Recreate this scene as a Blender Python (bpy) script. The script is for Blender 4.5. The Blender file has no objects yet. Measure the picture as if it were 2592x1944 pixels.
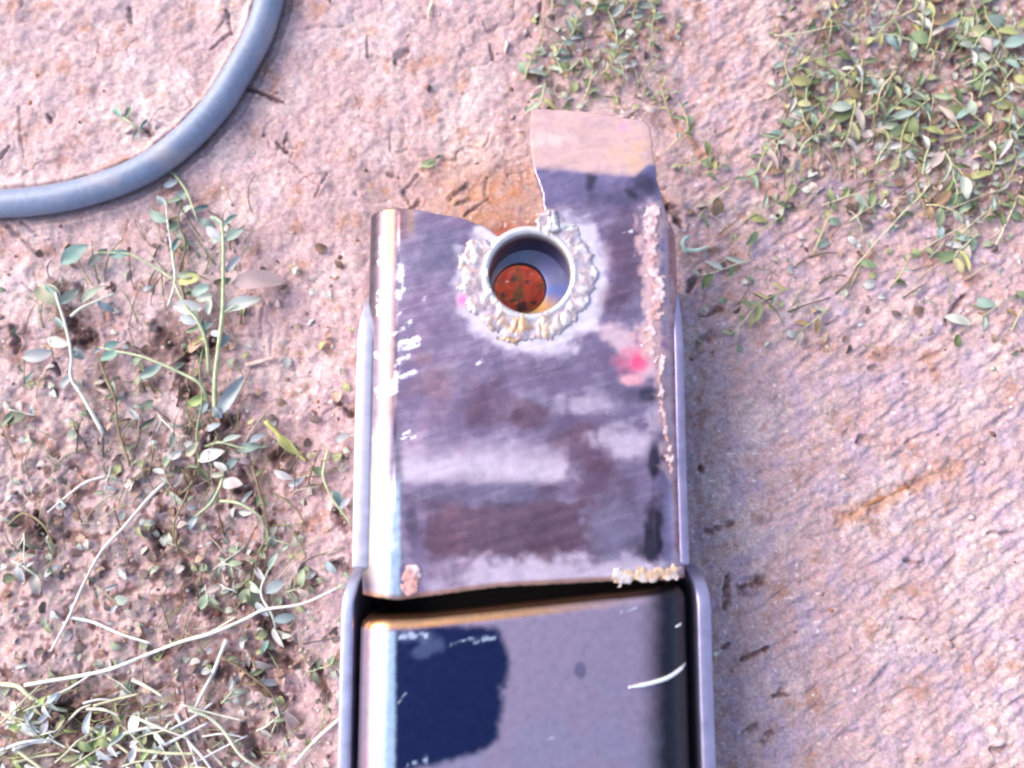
import bpy, bmesh, math, random
import numpy as np
from mathutils import Vector, Matrix

random.seed(7)
RNG = np.random.default_rng(7)
scene = bpy.context.scene
COL = scene.collection

# ---------------------------------------------------------------- camera
TILT = math.radians(8.0)
FPX = 2245.0
H = 0.045                      # height of the steel's top face above the ground
CAM = np.array([0.0, -0.27 * math.sin(TILT), H + 0.27 * math.cos(TILT)])
cd = bpy.data.cameras.new('camera')
cam = bpy.data.objects.new('camera', cd)
COL.objects.link(cam)
cam.location = CAM
cam.rotation_euler = (TILT, 0, 0)
cd.sensor_width = 36
cd.lens = 36 * FPX / 2592
cd.clip_start = 0.01
cd.clip_end = 500
cd.dof.use_dof = True
cd.dof.focus_distance = 0.297
cd.dof.aperture_fstop = 5.0
scene.camera = cam

# ---------------------------------------------------------------- light
SUN_DIR = Vector((-0.85, 0.34, 0.76)).normalized()
world = bpy.data.worlds.new('World')
scene.world = world
world.use_nodes = True
wn = world.node_tree.nodes
wl = world.node_tree.links
sky = wn.new('ShaderNodeTexSky')
sky.sky_type = 'NISHITA'
sky.sun_disc = False
sky.sun_elevation = math.asin(SUN_DIR.z)
sky.sun_rotation = math.atan2(SUN_DIR.x, SUN_DIR.y)
sky.dust_density = 3.0
sky.air_density = 1.0
bg = wn['Background']
wl.new(sky.outputs[0], bg.inputs[0])
bg.inputs[1].default_value = 0.15
sd = bpy.data.lights.new('sun', 'SUN')
sd.energy = 1.3
sd.angle = math.radians(50)
sd.color = (1.0, 0.94, 0.88)
sun = bpy.data.objects.new('sun', sd)
COL.objects.link(sun)
sun.location = SUN_DIR * 3
sun.rotation_euler = SUN_DIR.to_track_quat('Z', 'Y').to_euler()

vs = scene.view_settings
vs.view_transform = 'Standard'
vs.look = 'None'
vs.exposure = 1.33
vs.gamma = 1.0
scene.cycles.filter_width = 2.2

# ---------------------------------------------------------------- helpers
def at(px, py, z):
    """point at height z seen at photo pixel (px, py)"""
    x = (px - 1296) / FPX
    y = -(py - 972) / FPX
    d = np.array([x, y * math.cos(TILT) + math.sin(TILT), y * math.sin(TILT) - math.cos(TILT)])
    k = (z - CAM[2]) / d[2]
    return CAM + d * k

def to_px(P):
    """world points (n,3) to photo pixels, for placing stains on a surface"""
    q = P - CAM
    c, s = math.cos(TILT), math.sin(TILT)
    yc = q[:, 1] * c + q[:, 2] * s
    zc = -q[:, 1] * s + q[:, 2] * c
    return 1296 + FPX * q[:, 0] / -zc, 972 - FPX * yc / -zc

def perlin(x, y, seed=0):
    r = np.random.default_rng(seed)
    perm = r.permutation(256)
    ang = r.random(256) * 2 * np.pi
    gx, gy = np.cos(ang), np.sin(ang)
    xi = np.floor(x).astype(int)
    yi = np.floor(y).astype(int)
    xf, yf = x - xi, y - yi
    u = xf * xf * xf * (xf * (xf * 6 - 15) + 10)
    v = yf * yf * yf * (yf * (yf * 6 - 15) + 10)
    def g(ix, iy, dx, dy):
        h = perm[(perm[ix & 255] + iy) & 255]
        return gx[h] * dx + gy[h] * dy
    a = g(xi, yi, xf, yf)
    b = g(xi + 1, yi, xf - 1, yf)
    c = g(xi, yi + 1, xf, yf - 1)
    d = g(xi + 1, yi + 1, xf - 1, yf - 1)
    return 1.5 * ((a + u * (b - a)) + v * ((c + u * (d - c)) - (a + u * (b - a))))

def fbm(x, y, scale, seed=0, octv=4, gain=0.5):
    out = 0
    amp = 1.0
    f = 1.0 / scale
    for o in range(octv):
        out = out + amp * perlin(x * f + 13.7 * o, y * f - 7.1 * o, seed + o)
        amp *= gain
        f *= 2.03
    return out

def sstep(a, b, x):
    t = np.clip((x - a) / (b - a), 0, 1)
    return t * t * (3 - 2 * t)

def seg_dist(x, y, ax, ay, bx, by):
    dx, dy = bx - ax, by - ay
    L = dx * dx + dy * dy + 1e-12
    t = np.clip(((x - ax) * dx + (y - ay) * dy) / L, 0, 1)
    return np.hypot(x - ax - t * dx, y - ay - t * dy), t

def poly_sdf(x, y, poly):
    """signed distance, negative inside"""
    d = np.full(x.shape, 1e9)
    inside = np.zeros(x.shape, bool)
    n = len(poly)
    for i in range(n):
        ax, ay = poly[i]
        bx, by = poly[(i + 1) % n]
        dd, _ = seg_dist(x, y, ax, ay, bx, by)
        d = np.minimum(d, dd)
        cond = ((ay > y) != (by > y))
        xx = (bx - ax) * (y - ay) / (by - ay + 1e-15) + ax
        inside ^= cond & (x < xx)
    return np.where(inside, -d, d)

def link(name, me, mat=None, parent=None, loc=(0, 0, 0), smooth=True):
    if smooth:
        for p in me.polygons:
            p.use_smooth = True
    o = bpy.data.objects.new(name, me)
    COL.objects.link(o)
    if mat and not me.materials:
        me.materials.append(mat)
    if parent:
        o.parent = parent
    o.location = loc
    return o

def mesh_np(name, V, F):
    me = bpy.data.meshes.new(name)
    V = np.asarray(V, np.float32)
    F = np.asarray(F, np.int32)
    k = F.shape[1]
    me.vertices.add(len(V))
    me.vertices.foreach_set('co', V.ravel())
    me.loops.add(F.size)
    me.loops.foreach_set('vertex_index', F.ravel())
    me.polygons.add(len(F))
    me.polygons.foreach_set('loop_start', np.arange(0, F.size, k, dtype=np.int32))
    me.polygons.foreach_set('loop_total', np.full(len(F), k, np.int32))
    me.polygons.foreach_set('use_smooth', np.ones(len(F), bool))
    me.update(calc_edges=True)
    return me

def set_col(me, name, rgb):
    a = me.color_attributes.new(name, 'FLOAT_COLOR', 'POINT')
    n = len(me.vertices)
    buf = np.ones((n, 4), np.float32)
    buf[:, :3] = rgb
    a.data.foreach_set('color', buf.ravel())

def grid_faces(nu, nv, closed_u=False):
    i = np.arange(nu if closed_u else nu - 1)
    j = np.arange(nv - 1)
    I, J = np.meshgrid(i, j, indexing='ij')
    I2 = (I + 1) % nu
    return np.stack([I * nv + J, I2 * nv + J, I2 * nv + J + 1, I * nv + J + 1], -1).reshape(-1, 4)

def thing(name, label, cat, loc=(0, 0, 0), group=None):
    o = bpy.data.objects.new(name, None)
    o.empty_display_size = 0.01
    COL.objects.link(o)
    o.location = loc
    o['label'] = label
    o['category'] = cat
    if group:
        o['group'] = group
    return o

def tag(o, label, cat, group=None):
    o['label'] = label
    o['category'] = cat
    if group:
        o['group'] = group
    return o

def catmull(pts, per=10):
    P = [np.array(p, float) for p in pts]
    P = [2 * P[0] - P[1]] + P + [2 * P[-1] - P[-2]]
    out = []
    for i in range(1, len(P) - 2):
        for k in range(per):
            t = k / per
            a, b, c, d = P[i - 1], P[i], P[i + 1], P[i + 2]
            out.append(0.5 * ((2 * b) + (c - a) * t + (2 * a - 5 * b + 4 * c - d) * t * t + (3 * b - a - 3 * c + d) * t ** 3))
    out.append(P[-2])
    return np.array(out)

def tube_mesh(name, path, rad, sides=8):
    """tube along a path with a radius per point, closed ends"""
    path = np.asarray(path, float)
    n = len(path)
    rad = np.broadcast_to(np.asarray(rad, float), (n,))
    T = np.gradient(path, axis=0)
    T /= np.linalg.norm(T, axis=1)[:, None] + 1e-12
    up = np.array([0, 0, 1.0])
    S = np.cross(T, up)
    S /= np.linalg.norm(S, axis=1)[:, None] + 1e-9
    U = np.cross(S, T)
    a = np.linspace(0, 2 * np.pi, sides, endpoint=False)
    V = path[:, None, :] + rad[:, None, None] * (np.cos(a)[None, :, None] * S[:, None, :] + np.sin(a)[None, :, None] * U[:, None, :])
    V = V.reshape(-1, 3)
    F = [(i * sides + j, i * sides + (j + 1) % sides, (i + 1) * sides + (j + 1) % sides, (i + 1) * sides + j)
         for i in range(n - 1) for j in range(sides)]
    me = bpy.data.meshes.new(name)
    faces = F + [tuple(range(sides))[::-1], tuple(range((n - 1) * sides, n * sides))]
    me.from_pydata([tuple(v) for v in V], [], faces)
    return me

# ---------------------------------------------------------------- materials
def new_mat(name):
    m = bpy.data.materials.new(name)
    m.use_nodes = True
    nt = m.node_tree
    return m, nt, nt.nodes['Principled BSDF']

def attr(nt, name):
    n = nt.nodes.new('ShaderNodeAttribute')
    n.attribute_name = name
    return n

def noise(nt, scale, detail=4, rough=0.6):
    tc = nt.nodes.new('ShaderNodeTexCoord')
    n = nt.nodes.new('ShaderNodeTexNoise')
    n.inputs['Scale'].default_value = scale
    n.inputs['Detail'].default_value = detail
    n.inputs['Roughness'].default_value = rough
    nt.links.new(tc.outputs['Object'], n.inputs['Vector'])
    return n

def mulcol(nt, a, b, fac=1.0):
    m = nt.nodes.new('ShaderNodeMix')
    m.data_type = 'RGBA'
    m.blend_type = 'MULTIPLY'
    m.inputs[0].default_value = fac
    nt.links.new(a, m.inputs[6])
    nt.links.new(b, m.inputs[7])
    return m.outputs[2]

def ramp(nt, src, stops):
    r = nt.nodes.new('ShaderNodeValToRGB')
    el = r.color_ramp.elements
    while len(el) < len(stops):
        el.new(0.5)
    for e, (p, c) in zip(el, stops):
        e.position = p
        e.color = (*c, 1) if len(c) == 3 else c
    nt.links.new(src, r.inputs[0])
    return r.outputs[0]

def bump(nt, src, strength, dist, bsdf):
    b = nt.nodes.new('ShaderNodeBump')
    b.inputs['Strength'].default_value = strength
    b.inputs['Distance'].default_value = dist
    nt.links.new(src, b.inputs['Height'])
    nt.links.new(b.outputs[0], bsdf.inputs['Normal'])

# soil: colour per vertex, grain and fine relief by noise
M_SOIL, nt, b = new_mat('soil')
n1 = noise(nt, 900, 6, 0.7)
g = ramp(nt, n1.outputs['Fac'], [(0.3, (0.68, 0.65, 0.67)), (0.5, (1, 1, 1)), (0.72, (1.32, 1.30, 1.32))])
n3 = noise(nt, 1500, 2, 0.5)
g3 = ramp(nt, n3.outputs['Color'], [(0.3, (0.8, 0.8, 0.8)), (0.7, (1.2, 1.2, 1.2))])
mc = nt.nodes.new('ShaderNodeMix'); mc.data_type = 'RGBA'; mc.blend_type = 'OVERLAY'; mc.inputs[0].default_value = 0.35
nt.links.new(mulcol(nt, attr(nt, 'col').outputs['Color'], g), mc.inputs[6])
nt.links.new(n3.outputs['Color'], mc.inputs[7])
nt.links.new(mc.outputs[2], b.inputs['Base Color'])
b.inputs['Roughness'].default_value = 0.8
b.inputs['Specular IOR Level'].default_value = 0.35
n2 = noise(nt, 1300, 5, 0.7)
bump(nt, n2.outputs['Fac'], 0.4, 0.0006, b)

# steel: colour, roughness and metalness per vertex
def steel_mat(name, bump_s=0.15, grain=0.12):
    m, nt, b = new_mat(name)
    n1 = noise(nt, 420, 5, 0.65)
    g = ramp(nt, n1.outputs['Fac'], [(0.3, (1 - grain * 2,) * 3), (0.5, (1, 1, 1)), (0.72, (1 + grain * 2,) * 3)])
    nt.links.new(mulcol(nt, attr(nt, 'col').outputs['Color'], g), b.inputs['Base Color'])
    sp = nt.nodes.new('ShaderNodeSeparateColor')
    nt.links.new(attr(nt, 'surf').outputs['Color'], sp.inputs[0])
    ma = nt.nodes.new('ShaderNodeMath'); ma.operation = 'MULTIPLY_ADD'
    nt.links.new(n1.outputs['Fac'], ma.inputs[0]); ma.inputs[1].default_value = 0.16
    sb = nt.nodes.new('ShaderNodeMath'); sb.operation = 'SUBTRACT'; sb.inputs[1].default_value = 0.08
    nt.links.new(sp.outputs[0], sb.inputs[0]); nt.links.new(sb.outputs[0], ma.inputs[2])
    nt.links.new(ma.outputs[0], b.inputs['Roughness'])
    nt.links.new(sp.outputs[1], b.inputs['Metallic'])
    n2 = noise(nt, 260, 4, 0.6)
    bump(nt, n2.outputs['Fac'], bump_s, 0.0004, b)
    return m
M_STEEL = steel_mat('worn_steel', 0.06, 0.05)
M_MILL = steel_mat('mill_scale_steel', 0.02, 0.025)
M_WELD = steel_mat('weld_metal', 0.2, 0.12)

def plain(name, col, rough=0.5, metal=0.0, nscale=300, var=0.25, bs=0.2):
    m, nt, b = new_mat(name)
    n = noise(nt, nscale, 4, 0.6)
    c = [tuple(max(0, x * k) for x in col) for k in (1 - var, 1, 1 + var)]
    nt.links.new(ramp(nt, n.outputs['Fac'], [(0.3, c[0]), (0.5, c[1]), (0.7, c[2])]), b.inputs['Base Color'])
    b.inputs['Roughness'].default_value = rough
    b.inputs['Metallic'].default_value = metal
    bump(nt, n.outputs['Fac'], bs, 0.0004, b)
    return m
M_HOSE = plain('grey_blue_rubber', (0.19, 0.225, 0.32), 0.40, 0, 500, 0.12, 0.1)
nt = M_HOSE.node_tree; b = nt.nodes['Principled BSDF']
src = b.inputs['Base Color'].links[0].from_socket
nd = noise(nt, 70, 6, 0.7)
mx = nt.nodes.new('ShaderNodeMix'); mx.data_type = 'RGBA'
nt.links.new(ramp(nt, nd.outputs['Fac'], [(0.50, (0, 0, 0)), (0.72, (0.75, 0.75, 0.75))]), mx.inputs[0])
nt.links.new(src, mx.inputs[6]); mx.inputs[7].default_value = (0.36, 0.30, 0.31, 1)
nt.links.new(mx.outputs[2], b.inputs['Base Color'])
M_BRIGHT = plain('bright_metal', (0.9, 0.9, 0.92), 0.25, 0.6, 700, 0.05, 0.05)

# plants: colour per object
def plant_mat(name, rough, nscale, lo, hi):
    m, nt, b = new_mat(name)
    oi = nt.nodes.new('ShaderNodeObjectInfo')
    n = noise(nt, nscale, 3, 0.6)
    g = ramp(nt, n.outputs['Fac'], [(0.3, (lo,) * 3), (0.7, (hi,) * 3)])
    nt.links.new(mulcol(nt, oi.outputs['Color'], g), b.inputs['Base Color'])
    b.inputs['Roughness'].default_value = rough
    b.inputs['Specular IOR Level'].default_value = 0.35
    return m
M_LEAF = plant_mat('weed_leaf', 0.55, 450, 0.6, 1.15)
M_STEM = plant_mat('weed_stem', 0.5, 300, 0.7, 1.2)
M_STRAW = plant_mat('dry_straw', 0.55, 300, 0.7, 1.2)

# ---------------------------------------------------------------- ground
HOSE_PX = [(700, -160), (690, -70), (680, 0), (653, 86), (607, 171), (552, 260), (478, 342), (389, 412), (292, 459), (175, 494), (78, 509), (0, 514), (-90, 512), (-190, 500)]
HOSE_R = 0.0051
HOSE_XY = [at(x, y, HOSE_R)[:2] for x, y in HOSE_PX]
# dents and furrows in the mud: (x0, y0, x1, y1, half width mm, depth mm)
DENTS = [(2130, 1312, 2300, 1235, 3.2, 1.2), (2300, 1235, 2420, 1180, 2.4, 0.9), (1785, 1345, 1850, 1325, 1.4, 2.2), (1880, 1490, 1930, 1472, 2.2, 3.0),
         (1845, 1460, 1835, 1540, 1.5, 2.5), (1880, 1670, 1945, 1640, 1.0, 2.6), (1955, 1762, 1992, 1757, 0.9, 2.2), (1832, 1640, 1845, 1630, 1.0, 2.0),
         (2170, 1120, 2192, 1110, 1.1, 2.2), (2290, 1122, 2375, 1085, 0.8, 1.2), (2395, 815, 2440, 750, 1.3, 2.0), (2290, 950, 2370, 940, 1.6, 1.2),
         (2200, 930, 2240, 938, 1.0, 1.4), (2285, 1565, 2320, 1570, 0.8, 1.8), (2290, 1420, 2330, 1425, 0.9, 1.8), (2500, 1350, 2560, 1350, 0.9, 1.5),
         (2405, 1625, 2480, 1592, 0.6, 1.2), (1880, 1850, 1910, 1840, 1.2, 2.0), (1930, 1880, 1955, 1855, 1.2, 2.0), (2510, 1895, 2550, 1892, 1.3, 2.0),
         (1775, 860, 1800, 850, 2.0, 2.0), (1830, 780, 1775, 800, 1.2, 1.8), (1770, 690, 1745, 735, 1.6, 2.4), (1770, 1180, 1775, 1190, 1.5, 3.0),
         (1140, 500, 1180, 470, 1.3, 2.6), (1160, 515, 1190, 503, 1.1, 2.6), (1175, 545, 1235, 503, 0.9, 2.4), (1225, 500, 1235, 450, 0.9, 1.4),
         (1020, 480, 1040, 520, 1.0, 2.2), (1060, 440, 1020, 485, 0.8, 1.6), (1035, 530, 1060, 510, 1.5, 2.4), (980, 440, 1010, 450, 0.9, 1.5),
         (930, 90, 930, 140, 0.7, 1.3), (935, 145, 1000, 160, 1.4, 1.0), (1000, 155, 1035, 125, 1.6, 1.8), (1240, 110, 1250, 150, 0.8, 1.5), (1370, 10, 1362, 60, 0.9, 2.0),
         (700, 360, 725, 385, 0.9, 2.4), (725, 335, 715, 380, 0.5, 1.8), (735, 410, 810, 470, 0.6, 1.2), (800, 500, 830, 440, 0.5, 1.2), (620, 220, 712, 258, 0.8, 1.8),
         (325, 20, 330, 55, 1.2, 1.6), (370, 330, 385, 345, 1.8, 3.0), (118, 290, 128, 310, 0.8, 2.4), (530, 120, 585, 80, 0.8, 1.4), (575, 30, 585, 85, 0.6, 1.3),
         (20, 570, 95, 640, 0.9, 1.4), (55, 560, 100, 595, 0.8, 1.2), (0, 400, 25, 370, 0.9, 1.6), (45, 270, 60, 400, 0.6, 1.1), (195, 720, 215, 760, 1.8, 3.2),
         (175, 810, 200, 850, 2.2, 3.5), (205, 865, 240, 850, 2.2, 3.4), (400, 830, 470, 910, 2.4, 2.6), (470, 880, 460, 960, 2.6, 2.8), (470, 985, 490, 1000, 2.6, 3.4),
         (540, 860, 530, 880, 2.2, 3.2), (35, 830, 48, 885, 1.8, 2.6), (140, 920, 150, 950, 1.0, 2.6), (260, 955, 270, 975, 1.6, 2.8), (570, 1075, 600, 1060, 2.4, 3.4),
         (545, 1090, 520, 1130, 1.8, 3.0), (500, 1165, 530, 1160, 1.4, 3.0), (690, 1160, 745, 1150, 2.2, 3.4), (610, 1180, 660, 1300, 1.5, 2.6), (600, 1240, 625, 1255, 2.0, 3.2),
         (400, 1345, 410, 1380, 2.4, 3.6), (30, 1310, 110, 1360, 2.4, 3.2), (60, 1385, 90, 1400, 1.4, 2.8), (90, 1310, 125, 1370, 2.2, 3.4), (160, 1790, 225, 1830, 4.0, 4.5),
         (40, 1250, 50, 1270, 1.4, 2.6), (660, 1570, 740, 1640, 2.2, 3.6), (680, 1660, 730, 1680, 2.6, 3.6), (545, 1690, 600, 1720, 2.6, 3.4), (630, 1690, 720, 1770, 1.8, 3.2),
         (620, 1840, 650, 1920, 2.2, 3.2), (690, 1790, 730, 1870, 1.2, 2.4), (390, 1660, 425, 1655, 2.6, 3.2), (370, 1860, 410, 1880, 2.0, 3.2), (195, 1600, 205, 1720, 1.0, 2.0),
         (800, 1690, 830, 1770, 1.8, 2.8), (470, 1430, 490, 1500, 2.0, 3.0), (510, 1540, 560, 1560, 2.2, 3.0), (860, 1020, 890, 1050, 1.4, 3.2), (855, 1290, 880, 1340, 2.0, 3.0),
         (770, 1440, 800, 1480, 2.0, 2.6), (850, 1425, 880, 1440, 2.0, 3.0), (1660, 470, 1690, 520, 2.0, 2.5), (1690, 520, 1720, 560, 2.2, 3.0), (1540, 340, 1610, 285, 1.0, 2.0)]
DW = [(at(a, b_, 0)[:2], at(c, d, 0)[:2], w * 1e-3, dp * 1e-3) for a, b_, c, d, w, dp in DENTS]

def ground_height(x, y, full=True):
    x = np.asarray(x, float); y = np.asarray(y, float)
    px = 1296 + x * 7150; py = 1200 - (y + 0.03) * 7150          # rough photo position, for zones only
    rough = sstep(700, 1100, py) * sstep(1000, 700, px) * 0.9 + 0.1
    rough = np.maximum(rough, 0.75 * sstep(1700, 2200, px) * sstep(650, 250, py))
    right = sstep(1650, 1900, px)
    h = 0.0012 * fbm(x, y, 0.045, 1, 3) + 0.00075 * fbm(x, y, 0.013, 5, 3)
    h = h + 0.00042 * fbm(x, y, 0.0042, 9, 3) + 0.00011 * perlin(x / 0.0011, y / 0.0011, 15)
    h = h + rough * (0.0016 * np.abs(fbm(x, y, 0.016, 21, 2)) - 0.0007 + 0.0010 * fbm(x, y, 0.007, 25, 3))
    a = math.radians(32)
    u = x * math.cos(a) + y * math.sin(a); v = -x * math.sin(a) + y * math.cos(a)
    st = fbm(u * 0.3, v, 0.0030, 31, 3)
    h = h + (0.25 + 0.75 * right) * 0.00055 * st
    pit = perlin(u / 0.011, v / 0.0045, 35)
    h = h - (0.3 + 0.7 * right) * 0.0010 * sstep(0.3, 0.8, pit)
    lump = perlin(x / 0.02, y / 0.02, 41)
    cr = np.abs(perlin(x / 0.026 + 0.4 * perlin(x / 0.008, y / 0.008, 45), y / 0.026, 43))
    h = h - 0.0009 * sstep(0.045, 0.0, cr) * sstep(-0.05, 0.3, lump) * (1 - 0.6 * right)
    hx, hy = np.array(HOSE_XY).T
    if full:
        near = np.full(x.shape, 1.0)
        for i in range(len(HOSE_XY) - 1):
            d, _ = seg_dist(x, y, hx[i], hy[i], hx[i + 1], hy[i + 1])
            near = np.minimum(near, d)
        h = h * (0.25 + 0.75 * sstep(0.003, 0.010, near)) + 0.0011 * np.exp(-((near - 0.0085) / 0.0012) ** 2) - 0.0012 * sstep(0.006, 0.002, near)
    for (p, q, w, dp) in DW:
        m = (np.minimum(p[0], q[0]) - 4 * w < x) & (x < np.maximum(p[0], q[0]) + 4 * w) & (np.minimum(p[1], q[1]) - 4 * w < y) & (y < np.maximum(p[1], q[1]) + 4 * w)
        if not np.any(m):
            continue
        d, t = seg_dist(x, y, p[0], p[1], q[0], q[1])
        d = np.hypot(d, 0) + 0.5 * w * perlin(x / 0.0022, y / 0.0022, 53)
        ww = w * (0.8 + 0.7 * perlin(x / 0.005, y / 0.005, 51)) * (0.55 + 0.45 * np.sin(np.pi * np.clip(t * 0.8 + 0.1, 0, 1)))
        h = h - m * 0.8 * dp * np.exp(-(d / ww) ** 2)
        h = h + m * 0.18 * dp * np.exp(-((d - 2.0 * ww) / (0.7 * ww)) ** 2)
    under = sstep(0.060, 0.050, np.abs(x - 0.0035)) * sstep(0.09, 0.075, y)
    return h * (1 - 0.6 * under) - 0.0012 * under

def build_ground():
    st = 0.0005
    cx = np.arange(-0.205, 0.2051, st); cy = np.arange(-0.17, 0.1951, st)
    ext = np.concatenate([np.array([0.002, 0.005, 0.01, 0.02, 0.04, 0.08]), np.geomspace(0.15, 60, 26)])
    gx = np.concatenate([cx[0] - ext[::-1], cx, cx[-1] + ext])
    gy = np.concatenate([cy[0] - ext[::-1], cy, cy[-1] + ext])
    X, Y = np.meshgrid(gx, gy, indexing='ij')
    x = X.ravel(); y = Y.ravel()
    h = ground_height(x, y)
    V = np.stack([x, y, h], 1)
    me = mesh_np('ground', V, grid_faces(len(gx), len(gy)))
    px, py = to_px(np.stack([x, y, 0 * h], 1))
    base = np.array([0.43, 0.285, 0.285])
    pale = np.array([0.52, 0.385, 0.375])
    mauve = np.array([0.40, 0.285, 0.33])
    brown = np.array([0.30, 0.135, 0.075])
    dark = np.array([0.13, 0.065, 0.055])
    green = np.array([0.20, 0.22, 0.15])
    c = np.tile(base, (len(x), 1))
    def mix(c, col, w):
        w = np.clip(w, 0, 1)[:, None]
        return c * (1 - w) + col * w
    n1 = fbm(x, y, 0.03, 101, 4); n2 = fbm(x, y, 0.012, 105, 4); n3 = fbm(x, y, 0.005, 109, 3); n4 = fbm(x, y, 0.0022, 113, 2)
    c = mix(c, pale, 0.8 * sstep(-0.1, 0.6, n1) + 0.35 * sstep(800, 100, px) * sstep(-0.5, 0.3, n2))
    c = mix(c, mauve, 0.7 * sstep(0.0, 0.6, n2) * sstep(1500, 1900, px) + 0.3 * sstep(0.1, 0.6, n2))
    c = mix(c, brown, 0.55 * sstep(0.25, 0.7, -n2) * sstep(0, 0.4, n3 + 0.3))
    # shade by the notch painted as warm brown, damp soil and painted shadow among the weeds, algae specks
    nz = np.exp(-(((px - 1250) / 190) ** 2 + ((py - 500) / 110) ** 2))
    c = mix(c, brown * np.array([1.3, 1.2, 1.0]), 0.8 * nz * (0.8 + 0.5 * n3))
    c = mix(c, np.array([0.33, 0.038, 0.004]), 1.2 * sstep(200, 120, np.hypot(px - 1315, py - 735)))  # rusty soil below the sleeve, its red bounce light painted in
    c = mix(c, np.array([0.12, 0.05, 0.006]), 0.8 * sstep(200, 120, np.hypot(px - 1315, py - 735)) * sstep(0.0, 0.4, n3) + 0.5 * np.exp(-(((px - 1316) / 16) ** 2 + ((py - 745) / 16) ** 2)))
    for (ex, ey, er) in [(1302, 703, 9), (1322, 775, 13), (1350, 765, 6), (1272, 745, 7), (1296, 760, 5), (1335, 712, 5)]:
        c = mix(c, np.array([0.02, 0.012, 0.006]), 0.9 * sstep(1.4, 0.5, np.hypot(px - ex, py - ey) / er + 0.6 * n3))
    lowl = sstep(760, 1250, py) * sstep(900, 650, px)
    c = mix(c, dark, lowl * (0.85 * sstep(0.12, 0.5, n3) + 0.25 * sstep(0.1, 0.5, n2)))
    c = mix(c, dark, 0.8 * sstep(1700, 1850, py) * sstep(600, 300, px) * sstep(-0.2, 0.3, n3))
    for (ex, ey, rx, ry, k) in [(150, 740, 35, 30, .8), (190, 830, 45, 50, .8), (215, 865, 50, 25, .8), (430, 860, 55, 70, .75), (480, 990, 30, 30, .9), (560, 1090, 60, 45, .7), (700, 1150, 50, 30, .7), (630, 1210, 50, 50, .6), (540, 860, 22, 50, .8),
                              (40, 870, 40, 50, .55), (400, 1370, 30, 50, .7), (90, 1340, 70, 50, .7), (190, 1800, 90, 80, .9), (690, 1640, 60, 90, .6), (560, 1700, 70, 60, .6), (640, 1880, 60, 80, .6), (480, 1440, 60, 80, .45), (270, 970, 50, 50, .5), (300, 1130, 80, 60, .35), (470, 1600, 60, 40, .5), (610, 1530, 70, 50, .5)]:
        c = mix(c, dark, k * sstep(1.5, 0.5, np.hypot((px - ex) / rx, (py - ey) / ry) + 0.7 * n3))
    topr = sstep(1750, 2250, px) * sstep(700, 300, py)
    patch = np.exp(-(((px - 1530) / 190) ** 2 + ((py - 110) / 150) ** 2))
    c = mix(c, dark * 1.3, (topr + 0.7 * patch) * 0.85 * sstep(-0.1, 0.35, n3))
    c = mix(c, green, (0.6 * topr + 0.4 * patch + 0.3 * lowl) * sstep(0.1, 0.5, -n3 + 0.3 * n4))
    rs = sstep(1600, 1800, px) * sstep(1950, 1780, px)
    c = mix(c, brown * 0.9, 0.35 * rs * sstep(-0.2, 0.4, n3))  # tube's soft shadow on its right put into the soil colour
    # furrow of rust red clay
    d, _ = seg_dist(px, py, 2130, 1312, 2420, 1180)
    c = mix(c, np.array([0.40, 0.20, 0.12]), 0.7 * sstep(32, 4, d + 12 * n3))
    # shade in the dents painted into the soil colour
    hd = np.zeros(len(x))
    for (p, q, w, dp) in DW:
        m = (min(p[0], q[0]) - 3 * w < x) & (x < max(p[0], q[0]) + 3 * w) & (min(p[1], q[1]) - 3 * w < y) & (y < max(p[1], q[1]) + 3 * w)
        dd, _ = seg_dist(x[m], y[m], p[0], p[1], q[0], q[1])
        if dp < 0.0013: continue
        hd[m] = np.maximum(hd[m], sstep(1.1 * w, 0.3 * w, dd + 0.8 * w * n4[m] + 0.5 * w * n3[m]) * min(1, dp / 0.0028))
    c = mix(c, np.array([0.10, 0.05, 0.045]), 0.72 * hd * (0.95 + 0.6 * n3))
    # pale grit
    gr = perlin(x / 0.0016, y / 0.0016, 131)
    c = mix(c, np.array([0.68, 0.58, 0.54]), 0.8 * sstep(0.62, 0.75, gr))
    bl = perlin(x / 0.0028, y / 0.0028, 133)
    c = mix(c, np.array([0.12, 0.09, 0.11]), 0.35 * sstep(0.6, 0.78, bl))
    c = c * (1 + 0.16 * n4 + 0.12 * n3)[:, None]
    far = sstep(0.5, 3, np.hypot(x, y))
    c = mix(c, np.array([0.30, 0.20, 0.17]), far)
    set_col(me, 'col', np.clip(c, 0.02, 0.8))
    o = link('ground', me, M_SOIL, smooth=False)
    o['kind'] = 'structure'
    return o
build_ground()

_gx = np.arange(-0.24, 0.2401, 0.001); _gy = np.arange(-0.2, 0.2301, 0.001)
_GH = ground_height(*[m.ravel() for m in np.meshgrid(_gx, _gy, indexing='ij')]).reshape(len(_gx), len(_gy))
def gz(p):
    i = min(max(int((p[0] + 0.24) / 0.001), 0), len(_gx) - 2); j = min(max(int((p[1] + 0.2) / 0.001), 0), len(_gy) - 2)
    return float(_GH[i:i + 2, j:j + 2].mean())

# ---------------------------------------------------------------- the welded steel piece
CX = 0.0035                     # its centre line
W = 0.0985                      # width of the tubes
R = 0.0105                      # corner radius
steel = thing('welded_steel_tube', 'worn square steel tube with a welded-in round sleeve lying on the bare soil', 'steel tube', (CX, 0, 0))

def profile(s, half, r, top):
    a = half - r
    t = np.abs(s) - a
    th = np.clip(t / r, 0, np.pi / 2)
    x = np.where(t <= 0, np.abs(s), a + r * np.sin(th))
    z = np.where(t <= 0, top, top - r + r * np.cos(th))
    z = z - np.clip(t - r * np.pi / 2, 0, None)
    return np.sign(s) * x, z

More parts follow.
